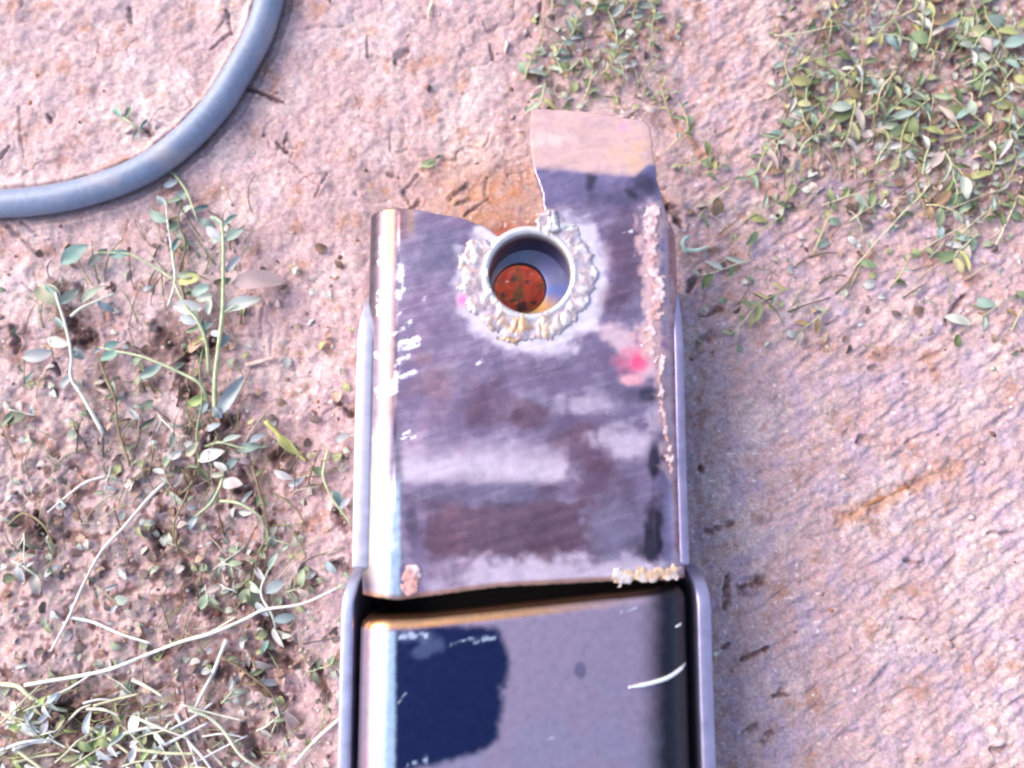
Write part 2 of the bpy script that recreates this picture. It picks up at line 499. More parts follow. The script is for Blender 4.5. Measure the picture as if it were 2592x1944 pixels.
def s_samples(half, r, top, fine):
    a = half - r; arc = r * np.pi / 2; side = top - r + 0.0012
    pos = np.concatenate([np.arange(0, a + arc, fine), np.linspace(a + arc, a + arc + side, 12)])
    return np.concatenate([-pos[:0:-1], pos])

def wy(px, py, z=H):
    return at(px, py, z)[1]
def wx(px, py, z=H):
    return at(px, py, z)[0] - CX

PIPE_C = at(1341, 692, H)
def build_upper():
    half = W / 2
    a = half - R; arc = R * np.pi / 2
    smax = a + arc + H - R + 0.0012
    top = [(928, 531), (1000, 526), (1058, 532), (1171, 553), (1228, 574), (1262, 600), (1300, 640), (1372, 640), (1392, 575), (1379, 539), (1374, 492),
           (1352, 431), (1344, 344), (1347, 266), (1501, 277), (1640, 303), (1657, 318), (1657, 383), (1664, 457), (1684, 510)]
    bot = [(1700, 1467), (1575, 1470), (1449, 1476), (1260, 1486), (1071, 1511), (1009, 1519), (927, 1511)]
    YB = wy(1500, 445)
    poly = [(-smax - 0.01, wy(928, 531))]
    for p in top:
        x = wx(*p); y = wy(*p)
        if y > YB:
            y = YB + (y - YB) * 1.28
        if p[0] == 928:
            x = -a - arc * 0.8
        poly.append((x, y))
    poly += [(a + 0.45 * arc, wy(1710, 550)), (a + arc, wy(1718, 600)), (smax + 0.01, wy(1718, 645)), (smax + 0.01, wy(1700, 1466))]
    for p in bot:
        poly.append((wx(*p), wy(*p)))
    poly.append((-smax - 0.01, wy(927, 1508)))
    s = s_samples(half, R, H, 0.00042)
    ys = np.arange(wy(1500, 1540), wy(1500, 190), 0.00042)
    S, Y = np.meshgrid(s, ys, indexing='ij')
    sf, yf = S.ravel().copy(), Y.ravel().copy()
    def sdf(sx, yy):
        d = poly_sdf(sx, yy, poly)
        # burned edge: a little uneven
        d = d + 0.00018 * perlin(sx / 0.0016, yy / 0.0016, 201)
        hole = 0.0138 - np.hypot(sx - (PIPE_C[0] - CX), yy - PIPE_C[1])
        return np.maximum(d, hole)
    F = grid_faces(len(s), len(ys))
    cxs = sf[F].mean(1); cys = yf[F].mean(1)
    keep = sdf(cxs, cys) < 0
    F = F[keep]
    cnt = np.zeros(len(sf), int)
    np.add.at(cnt, F.ravel(), 1)
    edge = (cnt > 0) & (cnt < 4)
    # pull the rim of the cut onto the outline
    e = 0.0001
    for _ in range(2):
        se, ye = sf[edge], yf[edge]
        d = sdf(se, ye)
        gx = (sdf(se + e, ye) - sdf(se - e, ye)) / (2 * e); gy = (sdf(se, ye + e) - sdf(se, ye - e)) / (2 * e)
        L = np.hypot(gx, gy) + 1e-9
        ok = np.abs(d) < 0.0009
        sf[edge] = np.where(ok & (np.abs(se) < smax - 0.002), se - d * gx / L, se)
        yf[edge] = np.where(ok & (np.abs(se) < smax - 0.002), ye - d * gy / L, ye)
    x, z = profile(sf, half, R, H)
    y = yf.copy()
    # the tab is bent down beyond YB
    ang = math.radians(24); rb = 0.012
    dd = np.clip(yf - YB, 0, None)
    th = np.clip(dd / rb, 0, ang)
    rest = np.clip(dd - rb * ang, 0, None)
    y = np.where(dd > 0, YB + rb * np.sin(th) + rest * math.cos(ang), y)
    z = z - np.where(dd > 0, rb * (1 - np.cos(th)) + rest * math.sin(ang), 0)
    # hand-worked sheet: slight dents
    dent = 0.00022 * fbm(x, y, 0.02, 211, 3)
    z = z + dent * (np.abs(sf) < a)
    used = cnt > 0
    idx = np.cumsum(used) - 1
    V = np.stack([x, y, z], 1)[used]
    F = idx[F]
    P = V + np.array([CX, 0, 0])
    me = mesh_np('upper_tube', V, F)
    px, py = to_px(P)
    X, Yw = V[:, 0], V[:, 1]
    su = sf[used]
    lav = np.array([0.315, 0.21, 0.30])
    grey = np.array([0.39, 0.325, 0.405])
    mauve = np.array([0.185, 0.095, 0.125])
    black = np.array([0.035, 0.03, 0.05])
    dust = np.array([0.42, 0.275, 0.27])
    c = np.tile(lav, (len(V), 1))
    rough = np.full(len(V), 0.25); metal = np.full(len(V), 0.85)
    def put(col, w, ro=None, me_=None):
        nonlocal c, rough, metal
        w = np.clip(w, 0, 1)
        c = c * (1 - w)[:, None] + np.asarray(col) * w[:, None]
        if ro is not None: rough = rough * (1 - w) + ro * w
        if me_ is not None: metal = metal * (1 - w) + me_ * w
    n1 = fbm(X, Yw, 0.016, 221, 4); n2 = fbm(X, Yw, 0.006, 225, 4); n3 = fbm(X, Yw, 0.0022, 229, 3)
    a30 = math.radians(16)
    u = X * math.cos(a30) + Yw * math.sin(a30); v = -X * math.sin(a30) + Yw * math.cos(a30)
    ns = fbm(u * 0.10, v, 0.0026, 233, 4, 0.65)
    def ell(cx, cy, rx, ry, soft=0.35, wob=0.25):
        r = np.hypot((px - cx) / rx, (py - cy) / ry) + wob * n2
        return sstep(1 + soft, 1 - soft, r)
    put(grey, 0.45 * sstep(0.0, 0.7, n1), 0.36)
    put(mauve, 0.6 * sstep(0.1, 0.6, -n1 + 0.3 * ns) * sstep(880, 1000, py))
    put(grey * 1.05, 0.25 * sstep(0.1, 0.5, ns))
    # rubbed dull areas and scale left on the face
    put(np.array([0.22, 0.19, 0.27]), 0.75 * ell(1105, 650, 80, 75, 0.6), 0.3)
    put(mauve, 0.8 * ell(1340, 1050, 45, 40) + 0.6 * ell(1240, 1030, 60, 50, 0.6))
    put(mauve * 1.1, 0.8 * ell(1480, 1130, 90, 60, 0.5) + 0.7 * ell(1530, 1240, 70, 70, 0.5))
    put(grey * 1.1, 0.9 * sstep(1090, 1190, py + 12 * n2) * sstep(1235, 1205, py + 6 * n2) * sstep(1490, 1400, px + 40 * n2) * sstep(930, 1000, px), 0.55, 0.3)
    put(grey * 1.1, 0.8 * ell(1590, 1120, 80, 40, 0.5, 0.5) + 0.7 * ell(1480, 1020, 60, 30, 0.5, 0.5) + 0.6 * ell(1670, 1060, 30, 60, .5, .5), 0.5, 0.3)
    bl = np.maximum(np.abs((px - 1290) / 205), np.abs((py - 1345) / 72)) + 0.22 * n2
    put(mauve * 0.95, 0.85 * sstep(1.12, 0.9, bl), 0.3)
    put(mauve * 0.95, 0.8 * ell(1390, 1410, 70, 45, 0.2), 0.3)
    put(np.array([0.22, 0.175, 0.24]), 0.6 * ell(1200, 1240, 160, 40, 0.5))
    put(grey * 1.1, 0.85 * sstep(1395, 1440, py + 22 * n2) * sstep(1050, 1200, px + 60 * n1) , 0.5, 0.3)
    put(grey * 1.0, 0.5 * ell(1560, 1330, 60, 80, 0.4, 0.6))
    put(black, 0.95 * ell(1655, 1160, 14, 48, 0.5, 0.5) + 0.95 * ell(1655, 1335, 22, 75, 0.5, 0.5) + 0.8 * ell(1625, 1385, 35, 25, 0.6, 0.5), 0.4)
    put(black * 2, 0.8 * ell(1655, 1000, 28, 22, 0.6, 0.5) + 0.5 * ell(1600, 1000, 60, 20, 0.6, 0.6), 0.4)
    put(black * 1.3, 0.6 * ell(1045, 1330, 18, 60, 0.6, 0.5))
    put(np.array([0.35, 0.17, 0.15]), 0.55 * ell(1065, 905, 28, 16, 0.7, 0.5) + 0.4 * ell(1110, 965, 60, 30, 0.7, 0.7))
    # light oxide round the weld
    rr = np.hypot(px - 1352, py - 712)
    put(np.array([0.52, 0.475, 0.56]), 0.85 * sstep(212, 170, rr + 22 * n2), 0.6, 0.25)
    # right: flame-cut crust dust, magenta marker, dark scale between
    put(mauve * 1.15, 0.7 * ell(1590, 640, 50, 120, 0.5, 0.5))
    put(mauve * 0.9, 0.6 * ell(1545, 760, 30, 40, 0.5, 0.5))
    put(np.array([0.46, 0.33, 0.38]), 0.75 * sstep(40, 14, seg_dist(px, py, 1545, 835, 1640, 930)[0] + 12 * n2), 0.7, 0.1)
    put(np.array([0.46, 0.025, 0.12]), 0.9 * ell(1612, 915, 40, 26, 0.9, 0.6) + 0.5 * ell(1645, 880, 36, 30, 0.9, 0.6), 0.7, 0.0)
    put(np.array([0.52, 0.24, 0.27]), 0.8 * ell(1600, 962, 28, 14, 0.6, 0.4), 0.7, 0.0)
    put(np.array([0.85, 0.12, 0.35]), 0.8 * ell(1172, 760, 12, 14, 0.7, 0.3), 0.7, 0.0)
    dl = np.full(len(V), 1e9)
    cp = [(1655, 530), (1648, 575), (1650, 620), (1646, 665), (1662, 705), (1668, 760), (1655, 800), (1645, 850), (1650, 890), (1678, 905), (1668, 960), (1682, 1060), (1690, 1110), (1698, 1190)]
    for p_, q_ in zip(cp[:-1], cp[1:]):
        dl = np.minimum(dl, seg_dist(px, py, p_[0], p_[1], q_[0], q_[1])[0])
    put(np.array([0.44, 0.285, 0.295]), 0.9 * sstep(46, 12, dl + 26 * n2 + 14 * n3) * sstep(1000, 880, py) + 0.6 * sstep(24, 6, dl + 16 * n2) * sstep(860, 960, py), 0.7, 0.1)
    # tab: dull dusty end, dark reflection painted beside the bend
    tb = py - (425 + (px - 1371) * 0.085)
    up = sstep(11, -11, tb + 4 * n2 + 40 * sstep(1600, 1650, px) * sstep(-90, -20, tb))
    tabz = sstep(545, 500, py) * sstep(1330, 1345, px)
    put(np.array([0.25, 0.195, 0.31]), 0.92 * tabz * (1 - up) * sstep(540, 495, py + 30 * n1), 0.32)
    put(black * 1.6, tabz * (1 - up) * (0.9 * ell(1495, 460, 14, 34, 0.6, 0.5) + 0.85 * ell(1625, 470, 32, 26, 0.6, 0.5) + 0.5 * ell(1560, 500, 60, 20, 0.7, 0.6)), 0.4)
    put(dust, 0.95 * tabz * up, 0.75, 0.05)
    put(np.array([0.47, 0.37, 0.37]), 0.7 * tabz * up * ell(1385, 352, 60, 18, 0.6, 0.4), 0.8)
    put(np.array([0.44, 0.28, 0.20]), 0.7 * tabz * up * ell(1610, 395, 50, 40, 0.8, 0.4), 0.8)
    put(np.array([0.37, 0.24, 0.27]), 0.7 * tabz * up * sstep(0.1, 0.5, n2), 0.8)
    put(np.array([0.62, 0.22, 0.34]), 0.7 * ell(1577, 320, 12, 12, 0.8, 0.4), 0.8)
    # left corner: warm highlight painted as a straw line, burned brown end, bare bright nicks
    put(np.array([0.20, 0.10, 0.08]), 0.75 * sstep(640, 560, py + 14 * n2) * sstep(1055, 1010, px), 0.3, 0.8)
    put(np.array([0.15, 0.12, 0.16]), 0.9 * sstep(1016, 992, px + 4 * n2) * sstep(1120, 1040, py), 0.36, 0.95)  # corner colour darkened to hold back the sun highlight
    put(np.array([0.36, 0.17, 0.06]), 0.85 * np.exp(-((px - 985) / 11) ** 2) * sstep(760, 640, py + 20 * n3), 0.28, 0.9)
    put(np.array([0.26, 0.155, 0.14]), 0.7 * np.exp(-((px - 985) / 12) ** 2) * sstep(690, 760, py) * sstep(1120, 1000, py), 0.35, 0.6)
    put(np.array([0.55, 0.28, 0.12]), 0.5 * np.exp(-((px - 1040) / 10) ** 2) * sstep(620, 560, py), 0.3, 0.8)
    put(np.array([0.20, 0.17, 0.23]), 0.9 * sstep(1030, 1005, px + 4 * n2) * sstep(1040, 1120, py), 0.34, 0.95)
    put(np.array([0.44, 0.39, 0.35]), 0.8 * sstep(985, 955, px + 5 * n2) * sstep(1060, 1130, py) * sstep(1490, 1400, py), 0.6, 0.5)  # cream reflection painted along the corner
    put(np.array([0.48, 0.58, 0.68]), 0.9 * sstep(966, 978, px + 3 * n2) * sstep(1018, 1008, px + 3 * n2) * sstep(1190, 1260, py), 0.36, 0.95)  # pale blue sky reflection painted along the corner
    put(np.array([0.22, 0.20, 0.27]), 0.6 * ell(938, 900, 12, 330, 0.4, 0.4), 0.35)
    nick = np.zeros(len(V))
    for (ax, ay, bx, by, w) in [(965, 605, 966, 650, 5), (958, 664, 968, 656, 6), (1014, 672, 1010, 750, 9), (1008, 690, 1022, 735, 5), (958, 740, 957, 795, 5), (1020, 785, 1006, 800, 3),
                                (1042, 812, 1020, 828, 7), (1012, 835, 990, 850, 4), (985, 856, 973, 878, 4), (1056, 858, 1015, 870, 9), (1058, 872, 1012, 882, 8), (1035, 900, 1010, 912, 5),
                                (1007, 925, 1000, 980, 8), (1000, 975, 955, 990, 9), (985, 962, 950, 985, 4), (1050, 940, 1015, 955, 5), (1003, 990, 960, 1005, 5), (1082, 752, 1070, 758, 4),
                                (1222, 912, 1208, 920, 4), (1020, 1100, 1040, 1092, 4), (1015, 1110, 1050, 1105, 3), (945, 895, 960, 905, 5), (1600, 585, 1580, 592, 4), (1010, 630, 1022, 622, 3)]:
        d, _ = seg_dist(px, py, ax, ay, bx, by)
        nick = np.maximum(nick, sstep(w * 1.15, w * 0.65, d + 3 * n3 + 1.5 * np.sin((px * 0.5 + py) * 0.55)))
    put(np.array([0.74, 0.73, 0.75]), nick * sstep(-0.55, 0.1, n3 + 0.5 * ns), 0.45, 0.4)
    put(np.array([0.30, 0.13, 0.06]), 0.8 * sstep(17, 5, np.abs(poly_sdf(su, Yw, poly)) * 8300) * (py > 1400), 0.35, 0.8)
    c = c * (1 + 0.03 * n3 + 0.065 * ns)[:, None]
    rough = rough * (1 + 0.15 * ns)
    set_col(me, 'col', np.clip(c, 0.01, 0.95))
    set_col(me, 'surf', np.stack([np.clip(rough, 0.15, 0.9), np.clip(metal, 0, 1), 0 * rough], 1))
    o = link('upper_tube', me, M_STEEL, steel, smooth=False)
    m = o.modifiers.new('wall', 'SOLIDIFY')
    m.thickness = 0.0032
    m.offset = -1
    return o, YB
_, YB = build_upper()

def build_lower():
    half = W / 2 + 0.0002
    top = H - 0.0004
    a = half - R; arc = R * np.pi / 2
    s = s_samples(half, R, top, 0.0005)
    lip = [(914, 1560), (1071, 1553), (1260, 1533), (1449, 1512), (1606, 1496), (1720, 1482)]
    lx = [wx(*p) for p in lip]; ly = [wy(*p) for p in lip]
    xs, _ = profile(s, half, R, top)
    yend = np.interp(xs, lx, ly)
    L = 0.24
    t = np.concatenate([np.arange(0, 0.075, 0.0005), np.linspace(0.076, L, 30)])
    ins = []
    rl = 0.0048                      # rolled end lip
    S, T = np.meshgrid(s, t, indexing='ij')
    x, z = profile(S, half, R, top)
    y = yend[:, None] - T
    # normals of the profile, to turn the lip inwards
    aa = half - R
    th = np.clip((np.abs(S) - aa) / R, 0, np.pi / 2)
    nx = np.sign(S) * np.sin(th); nz = np.cos(th)
    k = np.clip(1 - T / rl, 0, 1)
    drop = rl * (1 - np.sqrt(np.clip(1 - k * k, 0, 1)))
    x = x - nx * drop; z = z - nz * drop
    V = np.stack([x.ravel(), y.ravel(), z.ravel()], 1)
    me = mesh_np('lower_tube', V, grid_faces(len(s), len(t))[:, ::-1])
    P = V + np.array([CX, 0, 0])
    px, py = to_px(P)
    X, Y = V[:, 0], V[:, 1]
    n1 = fbm(X, Y, 0.02, 301, 4); n2 = fbm(X, Y, 0.006, 305, 4); n3 = fbm(X, Y, 0.002, 309, 3)
    c = np.tile(np.array([0.38, 0.285, 0.37]), (len(V), 1))
    rough = np.full(len(V), 0.30); metal = np.full(len(V), 0.8)
    def put(col, w, ro=None, me_=None):
        nonlocal c, rough, metal
        w = np.clip(w, 0, 1)
        c = c * (1 - w)[:, None] + np.asarray(col) * w[:, None]
        if ro is not None: rough = rough * (1 - w) + ro * w
        if me_ is not None: metal = metal * (1 - w) + me_ * w
    put(np.array([0.34, 0.30, 0.40]), 0.7 * sstep(-0.2, 0.5, n1) * sstep(1600, 1850, py))
    # dark blue oil stain with an uneven outline
    stain = [(985, 1600), (1110, 1588), (1255, 1590), (1278, 1640), (1282, 1700), (1275, 1735), (1262, 1740), (1266, 1800), (1255, 1868), (1205, 1905), (1120, 1930), (1040, 1945), (985, 1960)]
    sd_ = poly_sdf(px + 3 * n1, py + 3 * n1, stain)
    put(np.array([0.009, 0.020, 0.078]), 0.97 * sstep(17, -9, sd_ + 3 * n3 + 5 * n2), 0.30, 0.95)
    put(np.array([0.16, 0.19, 0.30]), 0.5 * sstep(30, 8, seg_dist(px, py, 1060, 1650, 1100, 1635)[0] + 12 * n2) + 0.5 * sstep(22, 6, seg_dist(px, py, 1010, 1612, 1080, 1612)[0] + 8 * n2), 0.4)
    # scratches
    sc = np.zeros(len(V))
    for (ax, ay, bx, by, w) in [(1140, 1632, 1190, 1616, 2.2), (1190, 1617, 1255, 1612, 3), (1200, 1626, 1252, 1616, 3), (1010, 1612, 1078, 1610, 6), (1008, 1780, 1028, 1752, 2), (1075, 1915, 1080, 1944, 5),
                                (1035, 1937, 1050, 1930, 5), (1020, 1600, 1085, 1605, 3), (1570, 1550, 1610, 1540, 2.5), (1385, 1872, 1400, 1868, 2)]:
        d, _ = seg_dist(px, py, ax, ay, bx, by)
        sc = np.maximum(sc, sstep(w * 1.6, w * 0.6, d + 2 * n3))
    put(np.array([0.62, 0.68, 0.80]), 0.7 * sc * sstep(-0.5, 0.3, n3), 0.4, 0.5)
    put(np.array([0.13, 0.11, 0.19]), 0.7 * sstep(1.3, 0.7, np.hypot((px - 1470) / 13, (py - 1700) / 20) + 0.4 * n2))
    put(np.array([0.70, 0.33, 0.10]), 0.8 * sstep(0.05, 0.25, k.ravel()) * sstep(1700, 1250, px), 0.22, 1.0)  # warm glint painted along the lip
    put(np.array([0.10, 0.05, 0.03]), 0.9 * sstep(0.35, 0.7, k.ravel()), 0.3, 0.9)  # dark of the gap painted onto the turned-in lip
    put(np.array([0.02, 0.018, 0.026]), 0.96 * sstep(1605, 1690, px + 6 * n2), 0.33)  # dark reflection painted on the right corner
    put(np.array([0.62, 0.74, 0.84]), 0.92 * sstep(938, 952, px + 2 * n3 - (py - 1600) * -0.02) * sstep(1006, 994, px + 2 * n3) * sstep(1592, 1604, py), 0.28, 0.9)  # bright sky reflection painted as a stripe on the left corner
    c = c * (1 + 0.07 * n3)[:, None]
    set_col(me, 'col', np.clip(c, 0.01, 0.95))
    set_col(me, 'surf', np.stack([rough, metal, 0 * rough], 1))
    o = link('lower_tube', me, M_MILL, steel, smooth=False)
    m = o.modifiers.new('wall', 'SOLIDIFY')
    m.thickness = 0.0030
    m.offset = -1
build_lower()

def const_attrs(me, col, rough, metal, var=0.08):
    n = len(me.vertices)
    co = np.empty(n * 3, np.float32); me.vertices.foreach_get('co', co); co = co.reshape(-1, 3)
    k = 1 + var * fbm(co[:, 0] + co[:, 2], co[:, 1], 0.004, 401, 3)
    set_col(me, 'col', np.clip(np.asarray(col)[None, :] * k[:, None], 0.01, 0.95))
    set_col(me, 'surf', np.tile([rough, metal, 0], (n, 1)))

def plate(name, x0, x1, y0, y1, z0, z1, parent, col, rough, metal, bev=0.0008, mat=None, skew=0.0, shoulder=0.0):
    bm = bmesh.new()
    bmesh.ops.create_cube(bm, size=1)
    for v in bm.verts:
        v.co = Vector(((x0 + x1) / 2 + v.co.x * (x1 - x0), (y0 + y1) / 2 + v.co.y * (y1 - y0), (z0 + z1) / 2 + v.co.z * (z1 - z0)))
    bmesh.ops.subdivide_edges(bm, edges=[e for e in bm.edges if abs((e.verts[0].co - e.verts[1].co).y) > 0.8 * abs(y1 - y0)], cuts=90, use_grid_fill=True)
    bmesh.ops.bevel(bm, geom=[e for e in bm.edges if e.calc_face_angle(0) > 1.0], offset=bev, segments=3, affect='EDGES', profile=0.5)
    for v in bm.verts:
        if shoulder:
            q = max(0.0, 1 - (y1 - v.co.y) / shoulder)
            if v.co.z > (z0 + z1) / 2:
                v.co.z -= 0.016 * (1 - math.sqrt(max(0, 1 - q * q)))
            v.co.x -= math.copysign(0.0018, (x0 + x1) / 2) * q * q
        t = (v.co.y - y0) / (y1 - y0)
        v.co.x += skew * t + 0.00007 * math.sin(v.co.y * 90)
    me = bpy.data.meshes.new(name)
    bm.to_mesh(me); bm.free()
    const_attrs(me, col, rough, metal, 0.15)
    o = link(name, me, mat or M_MILL, parent, smooth=True)
    return o

# saddle of flat bars round the lower tube, and the bar along the upper left flank
yt = wy(880, 1442, 0.037)
def bar(name, xa, xb, ztop, ya, yb, col, rough=0.34, metal=0.75, skew=0.0):
    return plate(name, xa, xb, yb, ya, -0.001, ztop, steel, col, rough, metal, bev=0.0009, skew=skew, shoulder=0.012)
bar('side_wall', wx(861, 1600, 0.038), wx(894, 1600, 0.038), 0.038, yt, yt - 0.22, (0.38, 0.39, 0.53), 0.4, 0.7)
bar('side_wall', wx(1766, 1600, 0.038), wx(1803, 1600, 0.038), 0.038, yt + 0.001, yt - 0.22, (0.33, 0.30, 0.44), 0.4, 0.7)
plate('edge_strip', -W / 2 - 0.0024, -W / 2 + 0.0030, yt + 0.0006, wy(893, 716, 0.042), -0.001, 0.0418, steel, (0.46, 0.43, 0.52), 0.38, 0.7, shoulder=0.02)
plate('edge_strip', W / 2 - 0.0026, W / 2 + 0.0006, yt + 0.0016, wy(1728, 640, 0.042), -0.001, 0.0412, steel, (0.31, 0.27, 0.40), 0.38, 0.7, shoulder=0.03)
plate('saddle_floor', wx(861, 1600, 0.038) + 0.004, wx(1766, 1600, 0.038) - 0.0005, yt - 0.22, yt, -0.0009, 0.0022, steel, (0.018, 0.013, 0.012), 0.6, 0.3)  # darkness of the gap put into the near-black floor colour

# round sleeve welded through the plate
def revolve(name, prof, cx, cy, seg=72, shift=None):
    """prof: list of (r, z, dx, dy) rings"""
    V = []
    a = np.linspace(0, 2 * np.pi, seg, endpoint=False)
    for r, z, dx, dy in prof:
        V.append(np.stack([cx + dx + r * np.cos(a), cy + dy + r * np.sin(a), np.full(seg, z)], 1))
    V = np.concatenate(V)
    n = len(prof)
    F = np.array([(i * seg + j, i * seg + (j + 1) % seg, (i + 1) * seg + (j + 1) % seg, (i + 1) * seg + j) for i in range(n - 1) for j in range(seg)])
    return mesh_np(name, V, F)
pcx, pcy = PIPE_C[0] - CX, PIPE_C[1]
RI = 0.0127
ZB = 0.026
DB = at(1316, 729, ZB) - PIPE_C           # offset of the drilled hole in the sleeve's floor
pipe = revolve('sleeve', [(RI + 0.0001, ZB - 0.004, 0, 0), (RI, H - 0.006, 0, 0), (RI, H - 0.0002, 0, 0), (RI + 0.0004, H + 0.0005, 0, 0), (RI + 0.0011, H + 0.0008, 0, 0), (RI + 0.0019, H + 0.0006, 0, 0),
                         (RI + 0.0025, H + 0.0002, 0, 0), (RI + 0.0025, ZB - 0.004, 0, 0), (RI + 0.0001, ZB - 0.004, 0, 0)], pcx, pcy)
n = len(pipe.vertices)
co = np.empty(n * 3, np.float32); pipe.vertices.foreach_get('co', co); co = co.reshape(-1, 3)
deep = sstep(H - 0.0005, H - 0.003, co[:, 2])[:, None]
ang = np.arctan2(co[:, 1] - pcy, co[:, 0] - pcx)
cc = np.array([0.56, 0.52, 0.53]) * (1 - deep) + np.array([0.085, 0.05, 0.095]) * deep  # inner wall painted darker with depth for the shade inside
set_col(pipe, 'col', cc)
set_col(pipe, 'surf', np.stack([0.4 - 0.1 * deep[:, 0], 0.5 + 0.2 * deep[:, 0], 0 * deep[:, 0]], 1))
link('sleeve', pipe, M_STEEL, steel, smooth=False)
# its drilled floor, heat tinted straw and blue
seg = 96
a = np.linspace(0, 2 * np.pi, seg, endpoint=False)
rings = []
ts = np.linspace(0, 1, 9)
RH = 0.0083
for t in ts:
    r = RH * (1 - t) + (RI + 0.0003) * t
    dx = DB[0] * (1 - t); dy = DB[1] * (1 - t)
    z = ZB + 0.0012 * t ** 0.8
    rings.append((r, z, dx, dy))
rings = [(RH + 0.0002, ZB - 0.003, DB[0], DB[1]), (RH, ZB - 0.0006, DB[0], DB[1])] + rings
fl = revolve('drilled_floor', rings, pcx, pcy, seg)
n = len(fl.vertices)
co = np.empty(n * 3, np.float32); fl.vertices.foreach_get('co', co); co = co.reshape(-1, 3)
ang = np.degrees(np.arctan2(co[:, 1] - pcy, co[:, 0] - pcx))
def lobe(c, w):
    d = (ang - c + 180) % 360 - 180
    return np.exp(-(d / w) ** 2)
col = np.tile(np.array([0.20, 0.17, 0.22]), (n, 1))
for cval, ctr, wd, k in [((0.60, 0.29, 0.09), -65, 38, 0.95), ((0.09, 0.12, 0.32), -5, 22, 0.9), ((0.16, 0.16, 0.32), 45, 30, 0.85), ((0.20, 0.22, 0.32), 110, 30, 0.7), ((0.55, 0.44, 0.33), 200, 40, 0.8), ((0.80, 0.5, 0.24), -110, 25, 0.6)]:
    w = (k * lobe(ctr, wd))[:, None]
    col = col * (1 - w) + np.array(cval) * w
set_col(fl, 'col', col)
set_col(fl, 'surf', np.tile([0.38, 0.85, 0], (n, 1)))
link('drilled_floor', fl, M_STEEL, steel, smooth=False)

# ---- weld metal and slag
def crust(name, x0, x1, y0, y1, mfun, height, colf, seed, step=0.0003, fine=0.15, rag=0.12, zf=None):
    """ragged spatter and slag: a heightfield kept only where the mask is positive"""
    xs = np.arange(x0, x1, step); ys = np.arange(y0, y1, step)
    X, Y = [m.ravel() for m in np.meshgrid(xs, ys, indexing='ij')]
    m = mfun(X, Y)
    n1 = fbm(X, Y, 0.0052, seed, 2); n2 = fbm(X, Y, 0.0018, seed + 7, 2)
    m = m + 0.30 * n1 + rag * n2
    F = grid_faces(len(xs), len(ys))
    keep = m[F].min(1) > 0
    F = F[keep]
    used = np.zeros(len(X), bool); used[F.ravel()] = True
    idx = np.cumsum(used) - 1
    e = np.clip(m / 0.45, 0, 1)
    Z = H - 0.00035 + height * np.sqrt(1 - (1 - e) ** 2) * (0.8 + 0.35 * n1 + fine * n2) + 0.0003 * (e > 0.12)
    if zf is not None: Z = Z + height * zf(X, Y, n1) * np.clip(m / 0.3, 0, 1)
    X, Y, Z, m = X[used], Y[used], Z[used], m[used]
    me = mesh_np(name, np.stack([X, Y, Z], 1), idx[F])
    c, ro, mt = colf(X, Y, m, n1[used], n2[used])
    set_col(me, 'col', np.clip(c, 0.01, 0.95))
    set_col(me, 'surf', np.stack([ro, mt, 0 * ro], 1))
    return link(name, me, M_WELD, steel, smooth=False)
def blend(c, col, w):
    w = np.clip(w, 0, 1)[:, None]
    return c * (1 - w) + np.asarray(col) * w
def ring_mask(X, Y):
    r = np.hypot(X - pcx, Y - pcy); a_ = np.degrees(np.arctan2(Y - pcy, X - pcx))
    gap = sstep(38, 18, np.abs((a_ - 113 + 180) % 360 - 180))        # open towards the cut-out
    wid = 0.0036 + 0.0010 * np.exp(-(((a_ + 100 + 180) % 360 - 180) / 50) ** 2) + 0.0012 * np.exp(-(((a_ - 175 + 180) % 360 - 180) / 30) ** 2)
    m = 1 - np.abs(r - (RI + 0.0022 + wid * 0.55)) / wid - 2.2 * gap
    return np.where(r < RI + 0.0004, -3.0, m + 0.4 * sstep(RI + 0.003, RI + 0.001, r))
def ring_phase(X, Y, n1):
    a_ = np.degrees(np.arctan2(Y - pcy, X - pcx)); r = np.hypot(X - pcx, Y - pcy)
    return a_ / 11.0 + 26000 * (r - RI - 0.004) ** 2 + 0.5 * n1
def ring_ripple(X, Y, n1):
    ph = ring_phase(X, Y, n1)
    return (0.45 * np.abs(np.sin(np.pi * ph)) ** 0.6 - 0.2) * sstep(-0.3, 0.3, n1)
def ring_col2(X, Y, m, n1, n2):
    a_ = np.degrees(np.arctan2(Y - pcy, X - pcx)); r = np.hypot(X - pcx, Y - pcy)
    c = np.tile(np.array([0.46, 0.36, 0.385]), (len(X), 1))
    c = blend(c, (0.62, 0.58, 0.60), 0.8 * sstep(0.1, 0.5, n1))
    c = blend(c, (0.48, 0.27, 0.13), 0.9 * np.exp(-(((a_ + 98 + 180) % 360 - 180) / 34) ** 2) * sstep(-0.25, 0.3, n1 + n2))
    c = blend(c, (0.62, 0.40, 0.32), 0.8 * np.exp(-(((a_ - 172 + 180) % 360 - 180) / 34) ** 2) * sstep(-0.1, 0.4, n2 - n1))
    c = blend(c, (0.36, 0.42, 0.52), 0.5 * np.exp(-(((a_ - 35 + 180) % 360 - 180) / 30) ** 2) * sstep(0, 0.4, -n1))
    # chill ripples of the bead
    sw = np.abs(np.sin(np.pi * ring_phase(X, Y, n1)))
    c = c * (1 - 0.3 * sstep(0.4, 0.0, sw) * sstep(-0.3, 0.3, n1))[:, None]
    c = blend(c, (0.30, 0.25, 0.32), 0.55 * sstep(0.0, 0.5, -n1))
    c = blend(c, (0.16, 0.10, 0.09), 0.75 * sstep(0.16, 0.0, m) * sstep(-0.3, 0.2, n2))
    return c, np.full(len(X), 0.42), np.full(len(X), 0.45)
